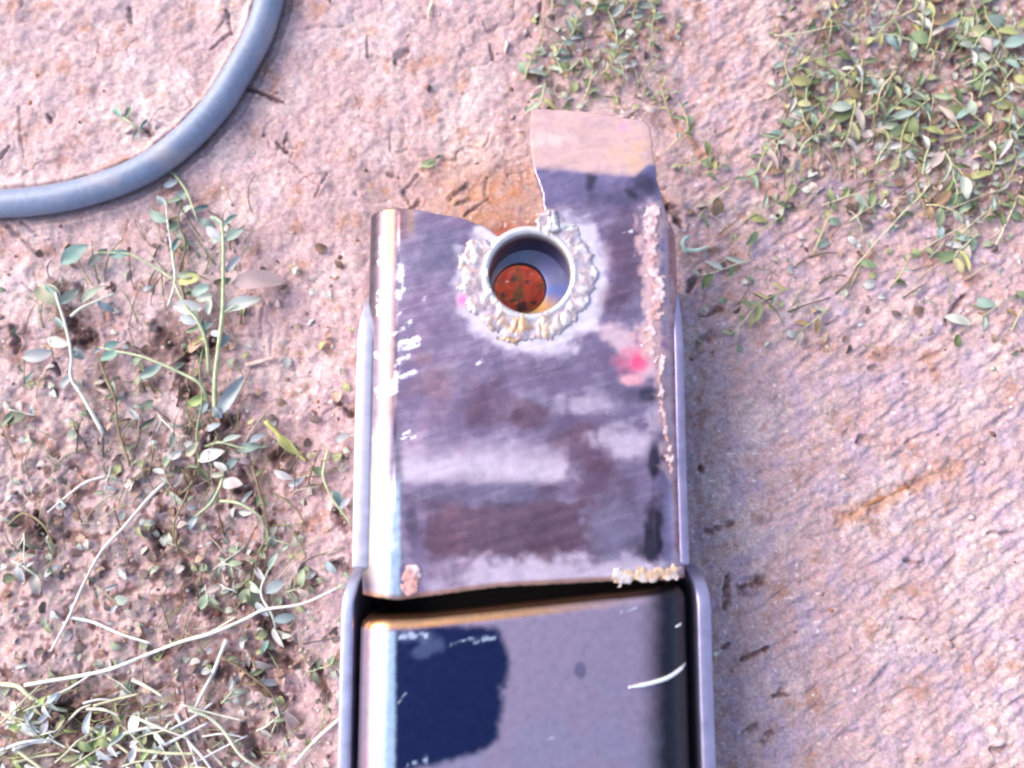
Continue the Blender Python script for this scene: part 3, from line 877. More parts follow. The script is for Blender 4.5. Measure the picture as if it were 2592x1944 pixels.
crust('weld_bead', pcx - 0.024, pcx + 0.024, pcy - 0.024, pcy + 0.024, ring_mask, 0.0008, ring_col2, 601, fine=0.10, rag=0.25, zf=ring_ripple)
def path_mask(pts, wid, off=0.85):
    P = [np.array(loc(*p))[:2] for p in pts]
    def f(X, Y):
        d = np.full(X.shape, 9.0)
        for p, q in zip(P[:-1], P[1:]):
            d = np.minimum(d, seg_dist(X, Y, p[0], p[1], q[0], q[1])[0])
        return off - d / wid
    xs = [p[0] for p in P]; ys = [p[1] for p in P]
    return min(xs) - 2 * wid, max(xs) + 2 * wid, min(ys) - 2 * wid, max(ys) + 2 * wid, f
def loc(px, py, z=H):
    p = at(px, py, z); return (p[0] - CX, p[1], z - 0.0002)
def scale_col(X, Y, m, n1, n2):
    c = np.tile(np.array([0.43, 0.28, 0.29]), (len(X), 1))
    c = blend(c, (0.52, 0.41, 0.43), 0.8 * sstep(0.05, 0.45, n1))
    c = blend(c, (0.42, 0.21, 0.19), 0.8 * sstep(0.05, 0.4, -n1))
    c = c * (1 + 0.35 * n2)[:, None]
    return c, np.full(len(X), 0.75), np.full(len(X), 0.05)
crust('weld_crust', *path_mask([(1655, 530), (1648, 575), (1650, 620), (1646, 665), (1662, 705), (1668, 760), (1655, 800), (1645, 850), (1650, 890)], 0.0044, 0.42), 0.00024, scale_col, 701, fine=0.4, rag=0.35)
crust('weld_crust', *path_mask([(1678, 905), (1668, 960), (1682, 1060), (1690, 1110), (1698, 1190)], 0.0022, 0.35), 0.0002, scale_col, 731, fine=0.5, rag=0.35)
def tack_col2(X, Y, m, n1, n2):
    c = np.tile(np.array([0.48, 0.33, 0.23]), (len(X), 1))
    c = blend(c, (0.50, 0.43, 0.43), sstep(-0.1, 0.35, n1))
    c = blend(c, (0.22, 0.12, 0.08), 0.7 * sstep(0.15, 0.0, m))
    return c * (1 + 0.25 * n2)[:, None], np.full(len(X), 0.5), np.full(len(X), 0.3)
crust('weld_tack', *path_mask([(1565, 1462), (1615, 1452), (1650, 1455), (1706, 1442)], 0.0034, 0.6), 0.0004, tack_col2, 781, fine=0.25, rag=0.3)
crust('weld_tack', *path_mask([(1040, 1455), (1039, 1488)], 0.0034), 0.0010, scale_col, 761, fine=0.2)
crust('weld_tack', *path_mask([(1398, 545), (1405, 575)], 0.0024), 0.0024, ring_col2, 791, fine=0.2)

# bright slivers on the lower tube
def sliver(name, pts, rad, label, z):
    P = [at(x, y, z)for x, y in pts]
    for p, (x, y) in zip(P, pts):
        xx = abs(p[0] - CX); a_ = W / 2 - R
        if xx > a_:
            p[2] = H - R + math.sqrt(max(1e-9, R * R - min(R, xx - a_) ** 2)) + rad
    path = catmull(P, 8)
    n = len(path)
    r = rad * np.clip(np.sin(np.pi * np.linspace(0.04, 0.97, n)) * 1.6, 0.2, 1)
    o = link(name, tube_mesh(name, path, r, 8), M_BRIGHT)
    return tag(o, label, 'wire')
sliver('wire_offcut', [(1590, 1740), (1640, 1731), (1690, 1716), (1724, 1699), (1746, 1686)], 0.0006, 'bright bent wire offcut lying across the right edge of the lower tube', H + 0.0006)
sliver('wire_offcut', [(1713, 1589), (1722, 1586), (1731, 1581)], 0.00035, 'tiny bright wire bit just below the dark gap at the tube\'s right edge', H + 0.0004)

# ---------------------------------------------------------------- hose
def build_hose():
    pts = []
    for x, y in HOSE_XY:
        pts.append((x, y, HOSE_R - 0.0006))
    p0 = pts[0]
    pre = [(p0[0] - 0.10, p0[1] + 0.33, HOSE_R), (p0[0] - 0.02, p0[1] + 0.16, HOSE_R), (p0[0] + 0.002, p0[1] + 0.06, HOSE_R)]
    pe = pts[-1]
    post = [(pe[0] - 0.05, pe[1] + 0.012, HOSE_R), (pe[0] - 0.16, pe[1] + 0.08, HOSE_R), (pe[0] - 0.3, pe[1] + 0.22, HOSE_R)]
    path = catmull(pre + pts + post, 12)
    me = tube_mesh('hose', path, HOSE_R, 28)
    o = link('hose', me, M_HOSE)
    tag(o, 'thick blue-grey rubber hose curving over the bare soil', 'hose')
build_hose()

# ---------------------------------------------------------------- plants
def leaf_mesh(name, wid, fold, curl, tip):
    nu, nv = 9, 5
    V = []
    for i in range(nu):
        t = i / (nu - 1)
        w = wid * (math.sin(math.pi * t ** tip) ** 0.75) * 0.5 + 0.012
        for j in range(nv):
            v = (j / (nv - 1) - 0.5) * 2
            x = t; y = v * w
            z = fold * abs(v) ** 1.3 * w - curl * (t - 0.3) ** 2 + 0.03 * math.sin(7 * t + 2 * v + wid * 20)
            V.append((x, y, z))
    F = [(i * nv + j, (i + 1) * nv + j, (i + 1) * nv + j + 1, i * nv + j + 1) for i in range(nu - 1) for j in range(nv - 1)]
    me = bpy.data.meshes.new(name)
    me.from_pydata(V, [], F)
    for p in me.polygons: p.use_smooth = True
    me.materials.append(M_LEAF)
    return me
LEAVES = [leaf_mesh('leaf', 0.30, 0.7, 0.5, 0.75), leaf_mesh('leaf', 0.36, 0.1, 0.6, 0.9), leaf_mesh('leaf', 0.42, 0.35, 0.25, 0.85), leaf_mesh('leaf', 0.50, 0.25, 0.40, 0.95), leaf_mesh('leaf', 0.34, 0.5, 0.15, 0.8), leaf_mesh('leaf', 0.58, 0.2, 0.3, 1.0)]
GREENS = [(0.28, 0.34, 0.24), (0.20, 0.26, 0.17), (0.36, 0.40, 0.34), (0.25, 0.33, 0.29), (0.17, 0.21, 0.11), (0.38, 0.38, 0.27)]
YELG = [(0.40, 0.42, 0.16), (0.46, 0.44, 0.22), (0.33, 0.38, 0.15)]
PALE = (0.52, 0.52, 0.48); TEAL = (0.16, 0.26, 0.23); BLUEG = (0.34, 0.38, 0.40); MUD = (0.50, 0.38, 0.37); TAN = (0.52, 0.34, 0.24); DKG = (0.10, 0.13, 0.08)
STEMG = (0.42, 0.47, 0.28); STEMP = (0.62, 0.62, 0.52); STEMY = (0.40, 0.37, 0.19)

def add_leaf(parent, base, tip, col, kind=None, roll=None, me=None):
    base = Vector(base); tip = Vector(tip)
    ax = tip - base
    L = ax.length
    ax.normalize()
    side = Vector((0, 0, 1)).cross(ax)
    if side.length < 1e-6: side = Vector((0, 1, 0))
    side.normalize()
    r = random.uniform(-0.45, 0.45) if roll is None else roll
    side = Matrix.Rotation(r, 3, ax) @ side
    nor = ax.cross(side)
    me = LEAVES[random.randrange(6) if kind is None else kind + 2]
    o = bpy.data.objects.new('leaf', me)
    COL.objects.link(o)
    o.parent = parent
    k = random.uniform(0.6, 1.05)
    M = Matrix(((ax.x, side.x * k, nor.x), (ax.y, side.y * k, nor.y), (ax.z, side.z * k, nor.z))).to_4x4() @ Matrix.Diagonal((L, L, L, 1))
    M.translation = base - parent.location
    o.matrix_local = M
    j = random.uniform(0.88, 1.12)
    o.color = (*[min(1, c * j * random.uniform(0.95, 1.05)) for c in col], 1)
    return o

def pxy(p, z):
    """photo pixel to a point z above the soil there"""
    q = at(p[0], p[1], 0.0)
    q = at(p[0], p[1], gz(q) + z)
    return q

def stem_part(parent, pts, rad, col, name='stem', mat=None, taper=True):
    path = catmull(pts, 5) - np.array(parent.location)
    n = len(path)
    r = rad * (np.linspace(1.1, 0.6, n) if taper else np.ones(n))
    o = link(name, tube_mesh(name, path, r, 6), mat or M_STEM, parent)
    o.color = (*col, 1)
    return o

def plant(label, stems, leaves, group=None, name='weed', cat='weed'):
    """stems: (pixel points, heights mm, radius mm, colour); leaves: (base px, tip px, base z mm, tip z mm, colour, kind)"""
    b0 = pxy(stems[0][0][0], 0.0)
    t = thing(name, label, cat, tuple(b0), group)
    for pts, hs, rad, col in stems:
        stem_part(t, [pxy(p, max(0.0004, h * 1e-3)) for p, h in zip(pts, hs)], rad * 1e-3, col)
    for (bp, tp, zb, zt, col, kind) in leaves:
        add_leaf(t, pxy(bp, zb * 1e-3), pxy(tp, zt * 1e-3), col, kind)
    return t

# the tall weed left of the steel
plant('tallest upright weed with broad pale leaves left of the steel tube',
      [([(544, 1053), (544, 964), (553, 880), (563, 791), (565, 711), (565, 610), (561, 568)], [1, 5, 8, 10, 11, 11, 10], 0.85, STEMG),
       ([(565, 791), (600, 772)], [10, 10.5], 0.4, STEMG)],
      [((565, 787), (660, 747), 10, 9, PALE, 1), ((588, 716), (722, 702), 10, 5, MUD, 3), ((572, 690), (610, 645), 11, 9, (0.48, 0.46, 0.46), 2), ((568, 610), (616, 574), 11, 9, GREENS[2], 1),
       ((562, 604), (512, 572), 11, 9, BLUEG, 1), ((560, 612), (528, 600), 11, 10, GREENS[2], 3), ((552, 1050), (614, 952), 3, 6, BLUEG, 2), ((556, 1020), (580, 1045), 4, 2, PALE, 1),
       ((561, 568), (530, 545), 10, 9, GREENS[0], 0), ((563, 575), (600, 540), 10, 8, TEAL, 2), ((565, 720), (585, 700), 11, 8, GREENS[1], 0), ((553, 880), (582, 845), 8, 6, GREENS[3], 0), ((556, 850), (530, 838), 8, 6, BLUEG, 0)])
plant('short leafy weed crowded against the tallest weed, with one tan leaf',
      [([(528, 947), (526, 900), (520, 858), (500, 812), (470, 775), (440, 715)], [1, 4, 6, 8, 8, 7], 0.7, STEMG)],
      [((515, 778), (428, 776), 8, 7, PALE, 1), ((500, 690), (442, 700), 8, 7, GREENS[0], 0), ((506, 700), (446, 716), 8, 6, YELG[0], 0), ((530, 722), (480, 748), 8, 6, GREENS[3], 0), ((540, 745), (490, 762), 8, 7, GREENS[2], 0),
       ((528, 798), (530, 750), 7, 8, GREENS[2], 0), ((515, 805), (520, 850), 7, 4, TEAL, 1), ((510, 862), (468, 892), 6, 3, TAN, 0), ((500, 818), (445, 800), 8, 6, BLUEG, 1), ((506, 826), (468, 842), 7, 5, GREENS[1], 2), ((500, 800), (485, 780), 8, 9, GREENS[0], 0),
       ((520, 850), (485, 872), 6, 4, YELG[0], 2), ((512, 835), (540, 815), 7, 7, GREENS[3], 1), ((470, 775), (455, 750), 8, 8, GREENS[2], 0)])
plant('thin trailing weed under the hose with three dark teal leaves on its side branch',
      [([(426, 774), (443, 715), (438, 660), (434, 627), (424, 560), (420, 510)], [2, 5, 5, 4, 4, 3], 0.5, STEMP),
       ([(441, 709), (405, 685), (363, 660), (329, 643), (290, 640), (240, 640)], [5, 5, 6, 6, 6, 6], 0.4, STEMG)],
      [((330, 640), (272, 646), 6, 6, TEAL, 1), ((222, 620), (146, 668), 6, 4, TEAL, 3), ((262, 642), (213, 686), 6, 3, (0.10, 0.12, 0.12), 2), ((425, 560), (368, 536), 4, 3, GREENS[3], 1), ((428, 585), (455, 560), 4, 3, GREENS[1], 0), ((421, 515), (460, 500), 3, 3, GREENS[0], 0),
       ((421, 520), (395, 495), 3, 3, BLUEG, 0), ((436, 640), (450, 600), 4, 3, TEAL, 2)])
plant('scraggly weed at the far left with a pale twig branching right',
      [([(262, 1099), (211, 1006), (180, 956), (181, 901), (167, 829), (150, 774), (140, 740)], [1, 3, 4, 5, 6, 5, 4], 0.7, STEMP),
       ([(180, 800), (205, 780), (245, 762), (290, 742)], [5, 6, 6, 5], 0.6, STEMP)],
      [((150, 770), (200, 730), 5, 5, GREENS[2], 1), ((205, 770), (256, 715), 6, 5, GREENS[0], 1), ((150, 775), (90, 715), 5, 3, GREENS[5], 3), ((55, 905), (128, 893), 3, 4, PALE, 1), ((180, 900), (210, 885), 5, 4, BLUEG, 0), ((175, 870), (110, 860), 5, 3, PALE, 0),
       ((185, 880), (212, 912), 5, 3, GREENS[2], 3), ((165, 830), (135, 800), 6, 4, GREENS[3], 0), ((145, 745), (110, 720), 4, 3, TEAL, 2), ((180, 950), (150, 985), 4, 2, BLUEG, 0), ((245, 762), (290, 790), 6, 3, BLUEG, 1)])
plant('low arching weed stem bending down between the two upright weeds',
      [([(527, 1019), (506, 972), (456, 943), (400, 918), (354, 901), (300, 890), (253, 880)], [1, 6, 8, 8, 7, 5, 3], 0.55, STEMG)],
      [((360, 902), (330, 925), 7, 4, GREENS[1], 1), ((300, 890), (250, 912), 5, 3, TEAL, 2), ((262, 882), (300, 865), 4, 4, TEAL, 1), ((255, 880), (235, 895), 3, 2, BLUEG, 0), ((520, 1000), (470, 1030), 3, 2, YELG[2], 0), ((525, 1015), (500, 1050), 2, 1, BLUEG, 1),
       ((410, 922), (350, 960), 8, 3, GREENS[3], 2), ((440, 935), (470, 915), 8, 6, GREENS[0], 0)])
plant('single yellow-green grass blade slanting beside the tube\'s left flank', [([(671, 1066), (710, 1105), (755, 1148), (775, 1168)], [6, 5, 3, 1], 0.75, (0.45, 0.44, 0.14))], [((700, 1100), (760, 1155), 5, 3, YELG[0], 2)], name='grass_blade', cat='grass')
plant('thin curved green stem tucked against the tube\'s left flank',
      [([(830, 1140), (820, 1180), (819, 1212), (843, 1265), (891, 1329)], [1, 3, 4, 4, 2], 0.5, STEMG)],
      [((848, 1120), (885, 1095), 3, 3, BLUEG, 3), ((845, 1240), (870, 1290), 4, 2, TEAL, 2), ((820, 1205), (790, 1180), 4, 2, DKG, 2), ((860, 1290), (885, 1260), 3, 3, BLUEG, 0)])
plant('small pale weed with a forked yellow-green stem below the upright weeds',
      [([(567, 1185), (559, 1225), (545, 1255), (530, 1278), (490, 1310)], [1, 4, 5, 4, 2], 0.6, STEMG), ([(557, 1268), (604, 1274), (652, 1302), (668, 1330), (675, 1352)], [5, 6, 5, 3, 1], 0.5, STEMG)],
      [((560, 1225), (610, 1222), 4, 5, MUD, 3), ((555, 1240), (520, 1290), 5, 3, GREENS[2], 0), ((640, 1295), (600, 1300), 5, 4, PALE, 0), ((500, 1305), (470, 1345), 3, 1, BLUEG, 1), ((672, 1345), (700, 1380), 2, 1, PALE, 3), ((566, 1190), (600, 1160), 2, 3, GREENS[3], 1),
       ((575, 1190), (540, 1170), 2, 4, PALE, 0), ((567, 1200), (530, 1205), 3, 3, GREENS[5], 0), ((610, 1275), (640, 1240), 6, 4, BLUEG, 2)])
plant('cluster of small pale leaves on the soil at the foot of the upright weeds',
      [([(520, 1130), (560, 1120), (620, 1135), (680, 1130)], [1, 3, 3, 1], 0.5, STEMG)],
      [((520, 1090), (555, 1072), 2, 4, BLUEG, 3), ((500, 1165), (565, 1140), 2, 4, PALE, 0), ((600, 1140), (660, 1125), 3, 3, GREENS[3], 1), ((630, 1120), (670, 1095), 3, 3, BLUEG, 1), ((560, 1120), (610, 1100), 3, 5, GREENS[2], 0), ((470, 1155), (500, 1120), 2, 4, GREENS[5], 0),
       ((690, 1190), (740, 1215), 2, 1, PALE, 3), ((730, 1230), (770, 1210), 1, 2, BLUEG, 0), ((640, 1060), (625, 1075), 2, 2, YELG[1], 0), ((560, 1060), (540, 1030), 3, 6, BLUEG, 1), ((460, 1140), (420, 1165), 2, 1, PALE, 0), ((580, 1150), (640, 1175), 3, 1, MUD, 1)])
plant('low bleached weed tuft by the tube\'s side wall at lower left',
      [([(700, 1600), (690, 1560), (660, 1500), (680, 1440)], [1, 4, 5, 3], 0.5, STEMP)],
      [((680, 1560), (640, 1520), 4, 3, BLUEG, 0), ((690, 1590), (715, 1640), 3, 1, PALE, 0), ((670, 1500), (720, 1470), 5, 3, BLUEG, 3), ((660, 1500), (620, 1470), 5, 3, GREENS[2], 1), ((680, 1445), (700, 1400), 3, 4, GREENS[3], 0), ((690, 1570), (750, 1560), 4, 2, BLUEG, 1),
       ((680, 1620), (660, 1660), 2, 1, TEAL, 2), ((670, 1470), (640, 1430), 4, 3, PALE, 0), ((850, 1450), (820, 1420), 1, 3, BLUEG, 3), ((690, 1600), (740, 1610), 2, 2, PALE, 2)])
# sprig lying at the hose's edge
plant('small grey-green sprig under the lower side of the hose', [([(440, 440), (470, 480), (490, 530), (500, 560)], [2, 3, 3, 2], 0.5, STEMG)],
      [((450, 455), (410, 475), 3, 2, BLUEG, 0), ((470, 480), (445, 520), 3, 2, GREENS[3], 1), ((485, 520), (450, 550), 3, 2, GREENS[2], 0), ((490, 530), (530, 520), 3, 2, TEAL, 2), ((500, 555), (540, 575), 2, 2, GREENS[3], 1), ((440, 440), (410, 430), 2, 3, GREENS[0], 0)])
plant('tiny grey-green seedling inside the curve of the hose', [([(300, 290), (330, 310), (365, 335)], [1, 2, 1], 0.4, STEMG)],
      [((310, 295), (280, 270), 2, 2, GREENS[3], 0), ((320, 300), (330, 265), 2, 2, GREENS[1], 0), ((340, 318), (310, 335), 2, 1, GREENS[2], 1), ((355, 325), (375, 300), 2, 1, TEAL, 2), ((350, 330), (335, 355), 2, 1, GREENS[3], 0)])
plant('lone bright yellow-green seedling above the tube\'s cut left end', [([(1060, 425), (1085, 412), (1100, 405)], [1, 2, 2], 0.3, STEMG)], [((1068, 418), (1105, 408), 2, 2, (0.50, 0.56, 0.30), 1), ((1100, 405), (1120, 390), 2, 1, DKG, 0)])

for i, (lab, pts) in enumerate([('dark thin stem rising beside the tallest weed', [(505, 1190), (498, 1100), (512, 1010), (505, 930), (520, 860)]), ('dark wiry stem left of the tallest weed, reaching the hose', [(470, 760), (455, 690), (470, 620), (452, 560), (462, 500)]),
        ('brown wiry stem running down between the upright weeds', [(330, 1180), (300, 1090), (290, 1010), (262, 940), (240, 880)]), ('brown bent stem under the small forked weed', [(640, 1180), (655, 1240), (672, 1300), (680, 1370), (668, 1450)]),
        ('dark stem trailing down from the cluster of pale leaves', [(500, 1180), (470, 1260), (440, 1330), (450, 1400)]), ('brown stem curving over the soil at far left', [(20, 1330), (60, 1300), (110, 1330), (135, 1390), (120, 1450)]),
        ('dark stem leaning toward the tube above the longest stalk', [(600, 1540), (640, 1470), (655, 1400), (690, 1340)]), ('brown wisp below the longest stalk, left of the side wall', [(560, 1660), (620, 1700), (690, 1760), (720, 1850)])]):
    t = plant(lab, [(pts, [1, 3, 4, 3, 2][:len(pts)], 0.45, random.choice([(0.16, 0.12, 0.07), (0.22, 0.17, 0.09), (0.24, 0.26, 0.12)]))], [])
    for k in range(7):
        j = random.randrange(len(pts) - 1); q = random.random()
        bx = pts[j][0] * (1 - q) + pts[j + 1][0] * q; by = pts[j][1] * (1 - q) + pts[j + 1][1] * q
        aa = random.uniform(0, 6.28); L = random.uniform(22, 48)
        add_leaf(t, pxy((bx, by), 0.003), pxy((bx + L * math.cos(aa), by + L * math.sin(aa)), random.uniform(0.001, 0.004)), random.choice([(0.14, 0.17, 0.09), (0.24, 0.27, 0.17), (0.32, 0.34, 0.28), (0.20, 0.14, 0.08)]))

# dry stalks at the lower left, each one a thing
def straw(label, pts, rad=0.55, col=(0.66, 0.63, 0.56), hs=None, group=None):
    P = [pxy(p, (hs[i] if hs else random.uniform(1.2, 3.0)) * 1e-3) for i, p in enumerate(pts)]
    path = catmull(P, 6)
    n = len(path)
    loc0 = path[0].copy()
    o = link('dry_stalk', tube_mesh('dry_stalk', path - loc0, rad * 1e-3 * np.linspace(1.1, 0.75, n), 6), M_STRAW, None, tuple(loc0))
    o.color = (*col, 1)
    return tag(o, label, 'stalk', group)
straw('long bent pale stalk running down from mid left to the lower left', [(421, 1217), (373, 1265), (311, 1337), (258, 1394), (211, 1480), (177, 1557), (150, 1610), (129, 1648)], 0.62, (0.66, 0.58, 0.55))
straw('pale stalk forking right from the long bent stalk', [(177, 1562), (239, 1576), (306, 1605), (383, 1629)], 0.55, (0.70, 0.68, 0.64))
straw('longest dry stalk, rising from the lower left corner to the tube\'s side wall', [(62, 1734), (206, 1710), (287, 1691), (383, 1653), (460, 1624), (531, 1605), (622, 1566), (670, 1543), (766, 1528), (857, 1487)], 0.6, (0.72, 0.70, 0.62), [2, 3, 4, 4, 4, 3, 4, 5, 4, 3])
straw('grey stalk slanting down left from the middle of the longest stalk', [(574, 1619), (541, 1700), (515, 1750), (493, 1796)], 0.75, (0.55, 0.53, 0.50))
straw('yellowish stalk entering at the left edge near the bottom', [(-20, 1730), (20, 1733), (48, 1739), (81, 1767), (134, 1791), (170, 1800)], 0.8, (0.66, 0.64, 0.42))
straw('short pale stalk at mid left, above the long bent stalk', [(270, 1205), (215, 1222), (165, 1260), (120, 1298)], 0.5, (0.66, 0.58, 0.54))
straw('straight pale stalk ending against the tube at the bottom edge', [(870, 1810), (800, 1872), (747, 1932)], 0.6, (0.70, 0.68, 0.58))
straw('thin dark twig pointing at the side wall of the tube', [(766, 1631), (800, 1624), (862, 1613)], 0.28, (0.10, 0.08, 0.10))
straw('short cream stalk below the longest stalk', [(335, 1720), (375, 1740), (412, 1763)], 0.6, (0.68, 0.64, 0.50))
straw('green-tipped stalk curving down to the bottom edge left of the tube', [(479, 1796), (527, 1815), (565, 1849), (608, 1911), (665, 1950)], 0.6, (0.56, 0.58, 0.42))
straw('grey stalk running straight down to the bottom edge', [(445, 1806), (474, 1868), (503, 1950)], 0.6, (0.56, 0.57, 0.58))
straw('fine stalk crossing over to the longest stalk from the left', [(410, 1640), (470, 1618), (531, 1600), (600, 1560)], 0.35, (0.66, 0.62, 0.50))
straw('dark wisp of root poking out from under the hose', [(600, 212), (640, 226), (690, 246), (716, 258)], 0.5, (0.14, 0.08, 0.08), [1.5, 1.2, 0.8, 0.4])
straw('short pinkish twig left of the tube, beside the upright weed', [(622, 925), (660, 915), (695, 905)], 0.8, (0.62, 0.44, 0.38), [1.5, 2, 1.5])
straw('curled pale stem by the tube\'s upper right edge', [(1737, 640), (1728, 618), (1732, 606), (1745, 598)], 0.7, (0.42, 0.56, 0.50), [2, 3, 3, 2])
straw('pale blade lying right of the tube\'s upper right edge', [(1728, 630), (1760, 634), (1792, 625)], 0.8, (0.46, 0.56, 0.46), [2, 3, 2])
straw('pinkish straw fleck on the soil above the bent tab', [(1285, 105), (1278, 135)], 0.6, (0.72, 0.52, 0.48), [1, 1])
straw('yellowish straw piece near the top edge, above the tube', [(1095, 5), (1086, 30), (1084, 52)], 0.6, (0.62, 0.58, 0.42), [1, 1.5, 1])
straw('rusty brown twig in the furrow at the right', [(2150, 1298), (2230, 1262), (2300, 1230)], 0.6, (0.34, 0.15, 0.06), [-0.2, 0.3, 0.3])

# dry litter in the bottom left corner and mats of weeds: loops of sprigs
USED = set()
NUM = ['no', 'one', 'two', 'three', 'four', 'five', 'six', 'seven', 'eight', 'nine', 'ten', 'eleven', 'twelve']
def heading(dx, dy):
    k = int(((math.degrees(math.atan2(dy, dx)) + 360 + 22.5) % 360) // 45)
    return ['right', 'up right', 'up', 'up left', 'left', 'down left', 'down', 'down right'][k]
def place(p, box):
    x0, y0, x1, y1 = box
    c_ = min(2, max(0, int(3 * (p[0] - x0) / (x1 - x0)))); r_ = min(2, max(0, int(3 * (p[1] - y0) / (y1 - y0))))
    col_ = ['left', 'middle', 'right'][c_]; row_ = ['upper', 'central', 'lower'][r_]
    return 'centre' if (col_, row_) == ('middle', 'central') else (row_ + ' ' + col_).replace('central ', 'mid ')
def sprig(label, group, base, direc, length, n, lsz, cols, stemcol, hz=4.0, bend=0.5, name='weed'):
    bx, by = base
    a_ = math.radians(direc)
    pts = []; hs = []
    m = 5
    cur = a_
    x, y = bx, by
    for i in range(m):
        pts.append((x, y)); hs.append(0.6 + hz * math.sin(math.pi * (0.1 + 0.75 * i / (m - 1))))
        cur += random.uniform(-bend, bend) * 0.5
        x += math.cos(cur) * length / (m - 1); y -= math.sin(cur) * length / (m - 1)
    b0 = pxy(pts[0], 0)
    if isinstance(label, tuple):
        what, where, box = label
        mid = pts[2]
        while True:
          label = '%s with %s leaves pointing %s, %s %s' % (what, NUM[n], heading(pts[-1][0] - pts[0][0], pts[0][1] - pts[-1][1]), place(mid, box), where)
          if label not in USED or n >= 12: break
          n += 1
        USED.add(label)
    t = thing(name, label, 'weed', tuple(b0), group)
    P = np.array([pxy(p, h * 1e-3) for p, h in zip(pts, hs)])
    stem_part(t, P, random.uniform(0.2, 0.34) * 1e-3, stemcol)
    for i in range(n):
        f = (i + 0.5) / n * (m - 1)
        k = min(int(f), m - 2); q = f - k
        b = P[k] * (1 - q) + P[k + 1] * q
        dirv = P[k + 1] - P[k]
        aa = math.atan2(dirv[1], dirv[0]) + (1 if i % 2 else -1) * random.uniform(0.5, 1.3)
        L = lsz * random.uniform(0.45, 1.25) * 1e-3
        tip = b + np.array([math.cos(aa) * L, math.sin(aa) * L, random.uniform(-0.35, 0.25) * L])
        add_leaf(t, b, tip, random.choice(cols))
    return t
MATC = [(0.24, 0.30, 0.20), (0.34, 0.38, 0.30), (0.18, 0.23, 0.12), (0.44, 0.45, 0.40), (0.33, 0.33, 0.14), (0.25, 0.32, 0.28), (0.12, 0.15, 0.06), (0.38, 0.36, 0.19), (0.42, 0.34, 0.30), (0.22, 0.26, 0.14), (0.28, 0.18, 0.10)]
spots = []
def dens(px, py):
    d = 1.0 * (1 / (1 + math.exp(-(px - 2110 + 0.5 * (py - 200)) / 70))) * (1 / (1 + math.exp((py - 480 - 0.3 * (px - 2300)) / 60)))
    return d
tries = 0
while len(spots) < 62 and tries < 20000:
    tries += 1
    p = (random.uniform(1950, 2660), random.uniform(-60, 640))
    if random.random() > dens(*p): continue
    if any(math.hypot(p[0] - q[0], p[1] - q[1]) < 34 for q in spots): continue
    spots.append(p)
for p in spots:
    sprig(('small weed sprig', 'of top right mat', (2050, 0, 2592, 560)), 'weed mat at the top right', p, random.choice([60, 75, 50, 240, 100, 30, 220, 300]) + random.uniform(-20, 20), random.uniform(70, 170), random.randint(5, 10),
          random.uniform(5.0, 8.8), MATC, random.choice([STEMY, STEMG, (0.5, 0.42, 0.24)]), hz=random.uniform(1.5, 4.5), bend=0.9)
for p in [(1400, 30), (1450, 100), (1500, 40), (1560, 120), (1400, 150), (1440, 200), (1520, 190), (1600, 50), (1640, 130), (1480, 250), (1380, 210), (1560, 10), (1660, 30), (1590, 210), (1470, 150), (1330, 205)]:
    sprig(('tiny weed sprig', 'of patch above tab', (1330, 0, 1700, 260)), 'weed patch above the bent tab', p, random.choice([60, 80, 100, 250, 40]) + random.uniform(-20, 20), random.uniform(60, 110), random.randint(5, 8),
          random.uniform(4.5, 7.0), MATC, random.choice([STEMY, STEMG]), hz=random.uniform(2, 5))
for p in [(1690, 380), (1720, 420), (1750, 350), (1780, 440), (1700, 300)]:
    sprig(('little weed sprig', 'of clump beside tab', (1660, 280, 1800, 460)), 'weeds right of the bent tab', p, random.choice([20, 60, 100, 200]), random.uniform(60, 100), random.randint(3, 5), random.uniform(3.5, 5.5), MATC, STEMY, hz=2)
for p in [(1960, 90), (1990, 180), (1940, 250), (2060, 330), (1930, 450), (1990, 540), (2080, 520), (2150, 560), (2240, 590), (1880, 560), (2060, 640), (2160, 680), (2320, 640), (2420, 600), (1900, 660), (2480, 560), (2000, 730), (2260, 720), (2380, 540), (2520, 620), (1850, 470), (2560, 840), (2540, 760), (2100, 780), (1930, 760)]:
    sprig(('thin weed runner', 'of right ground', (1830, 60, 2592, 860)), 'scattered weed runners at the right', p, random.choice([35, 50, 60, 215, 25]) + random.uniform(-15, 15), random.uniform(80, 190), random.randint(3, 6),
          random.uniform(4.5, 7.5), MATC, random.choice([STEMY, (0.55, 0.50, 0.34)]), hz=random.uniform(1.5, 3.5), bend=0.3)
BLC = [(0.30, 0.36, 0.16), (0.26, 0.34, 0.12), (0.42, 0.46, 0.42), (0.50, 0.54, 0.54), (0.34, 0.32, 0.18), (0.56, 0.56, 0.54)]
for p in [(20, 1900), (80, 1860), (140, 1930), (200, 1890), (60, 1800), (260, 1930), (330, 1880), (20, 1840), (120, 1880), (310, 1940), (180, 1940), (400, 1920), (60, 1950)]:
    sprig(('matted weed sprig', 'of bottom left tangle', (0, 1780, 450, 1944)), 'weeds in the bottom left corner', p, random.choice([10, 150, 340, 200, 30, 120]), random.uniform(80, 150), random.randint(5, 8), random.uniform(5, 8), BLC, (0.55, 0.53, 0.40), hz=4)
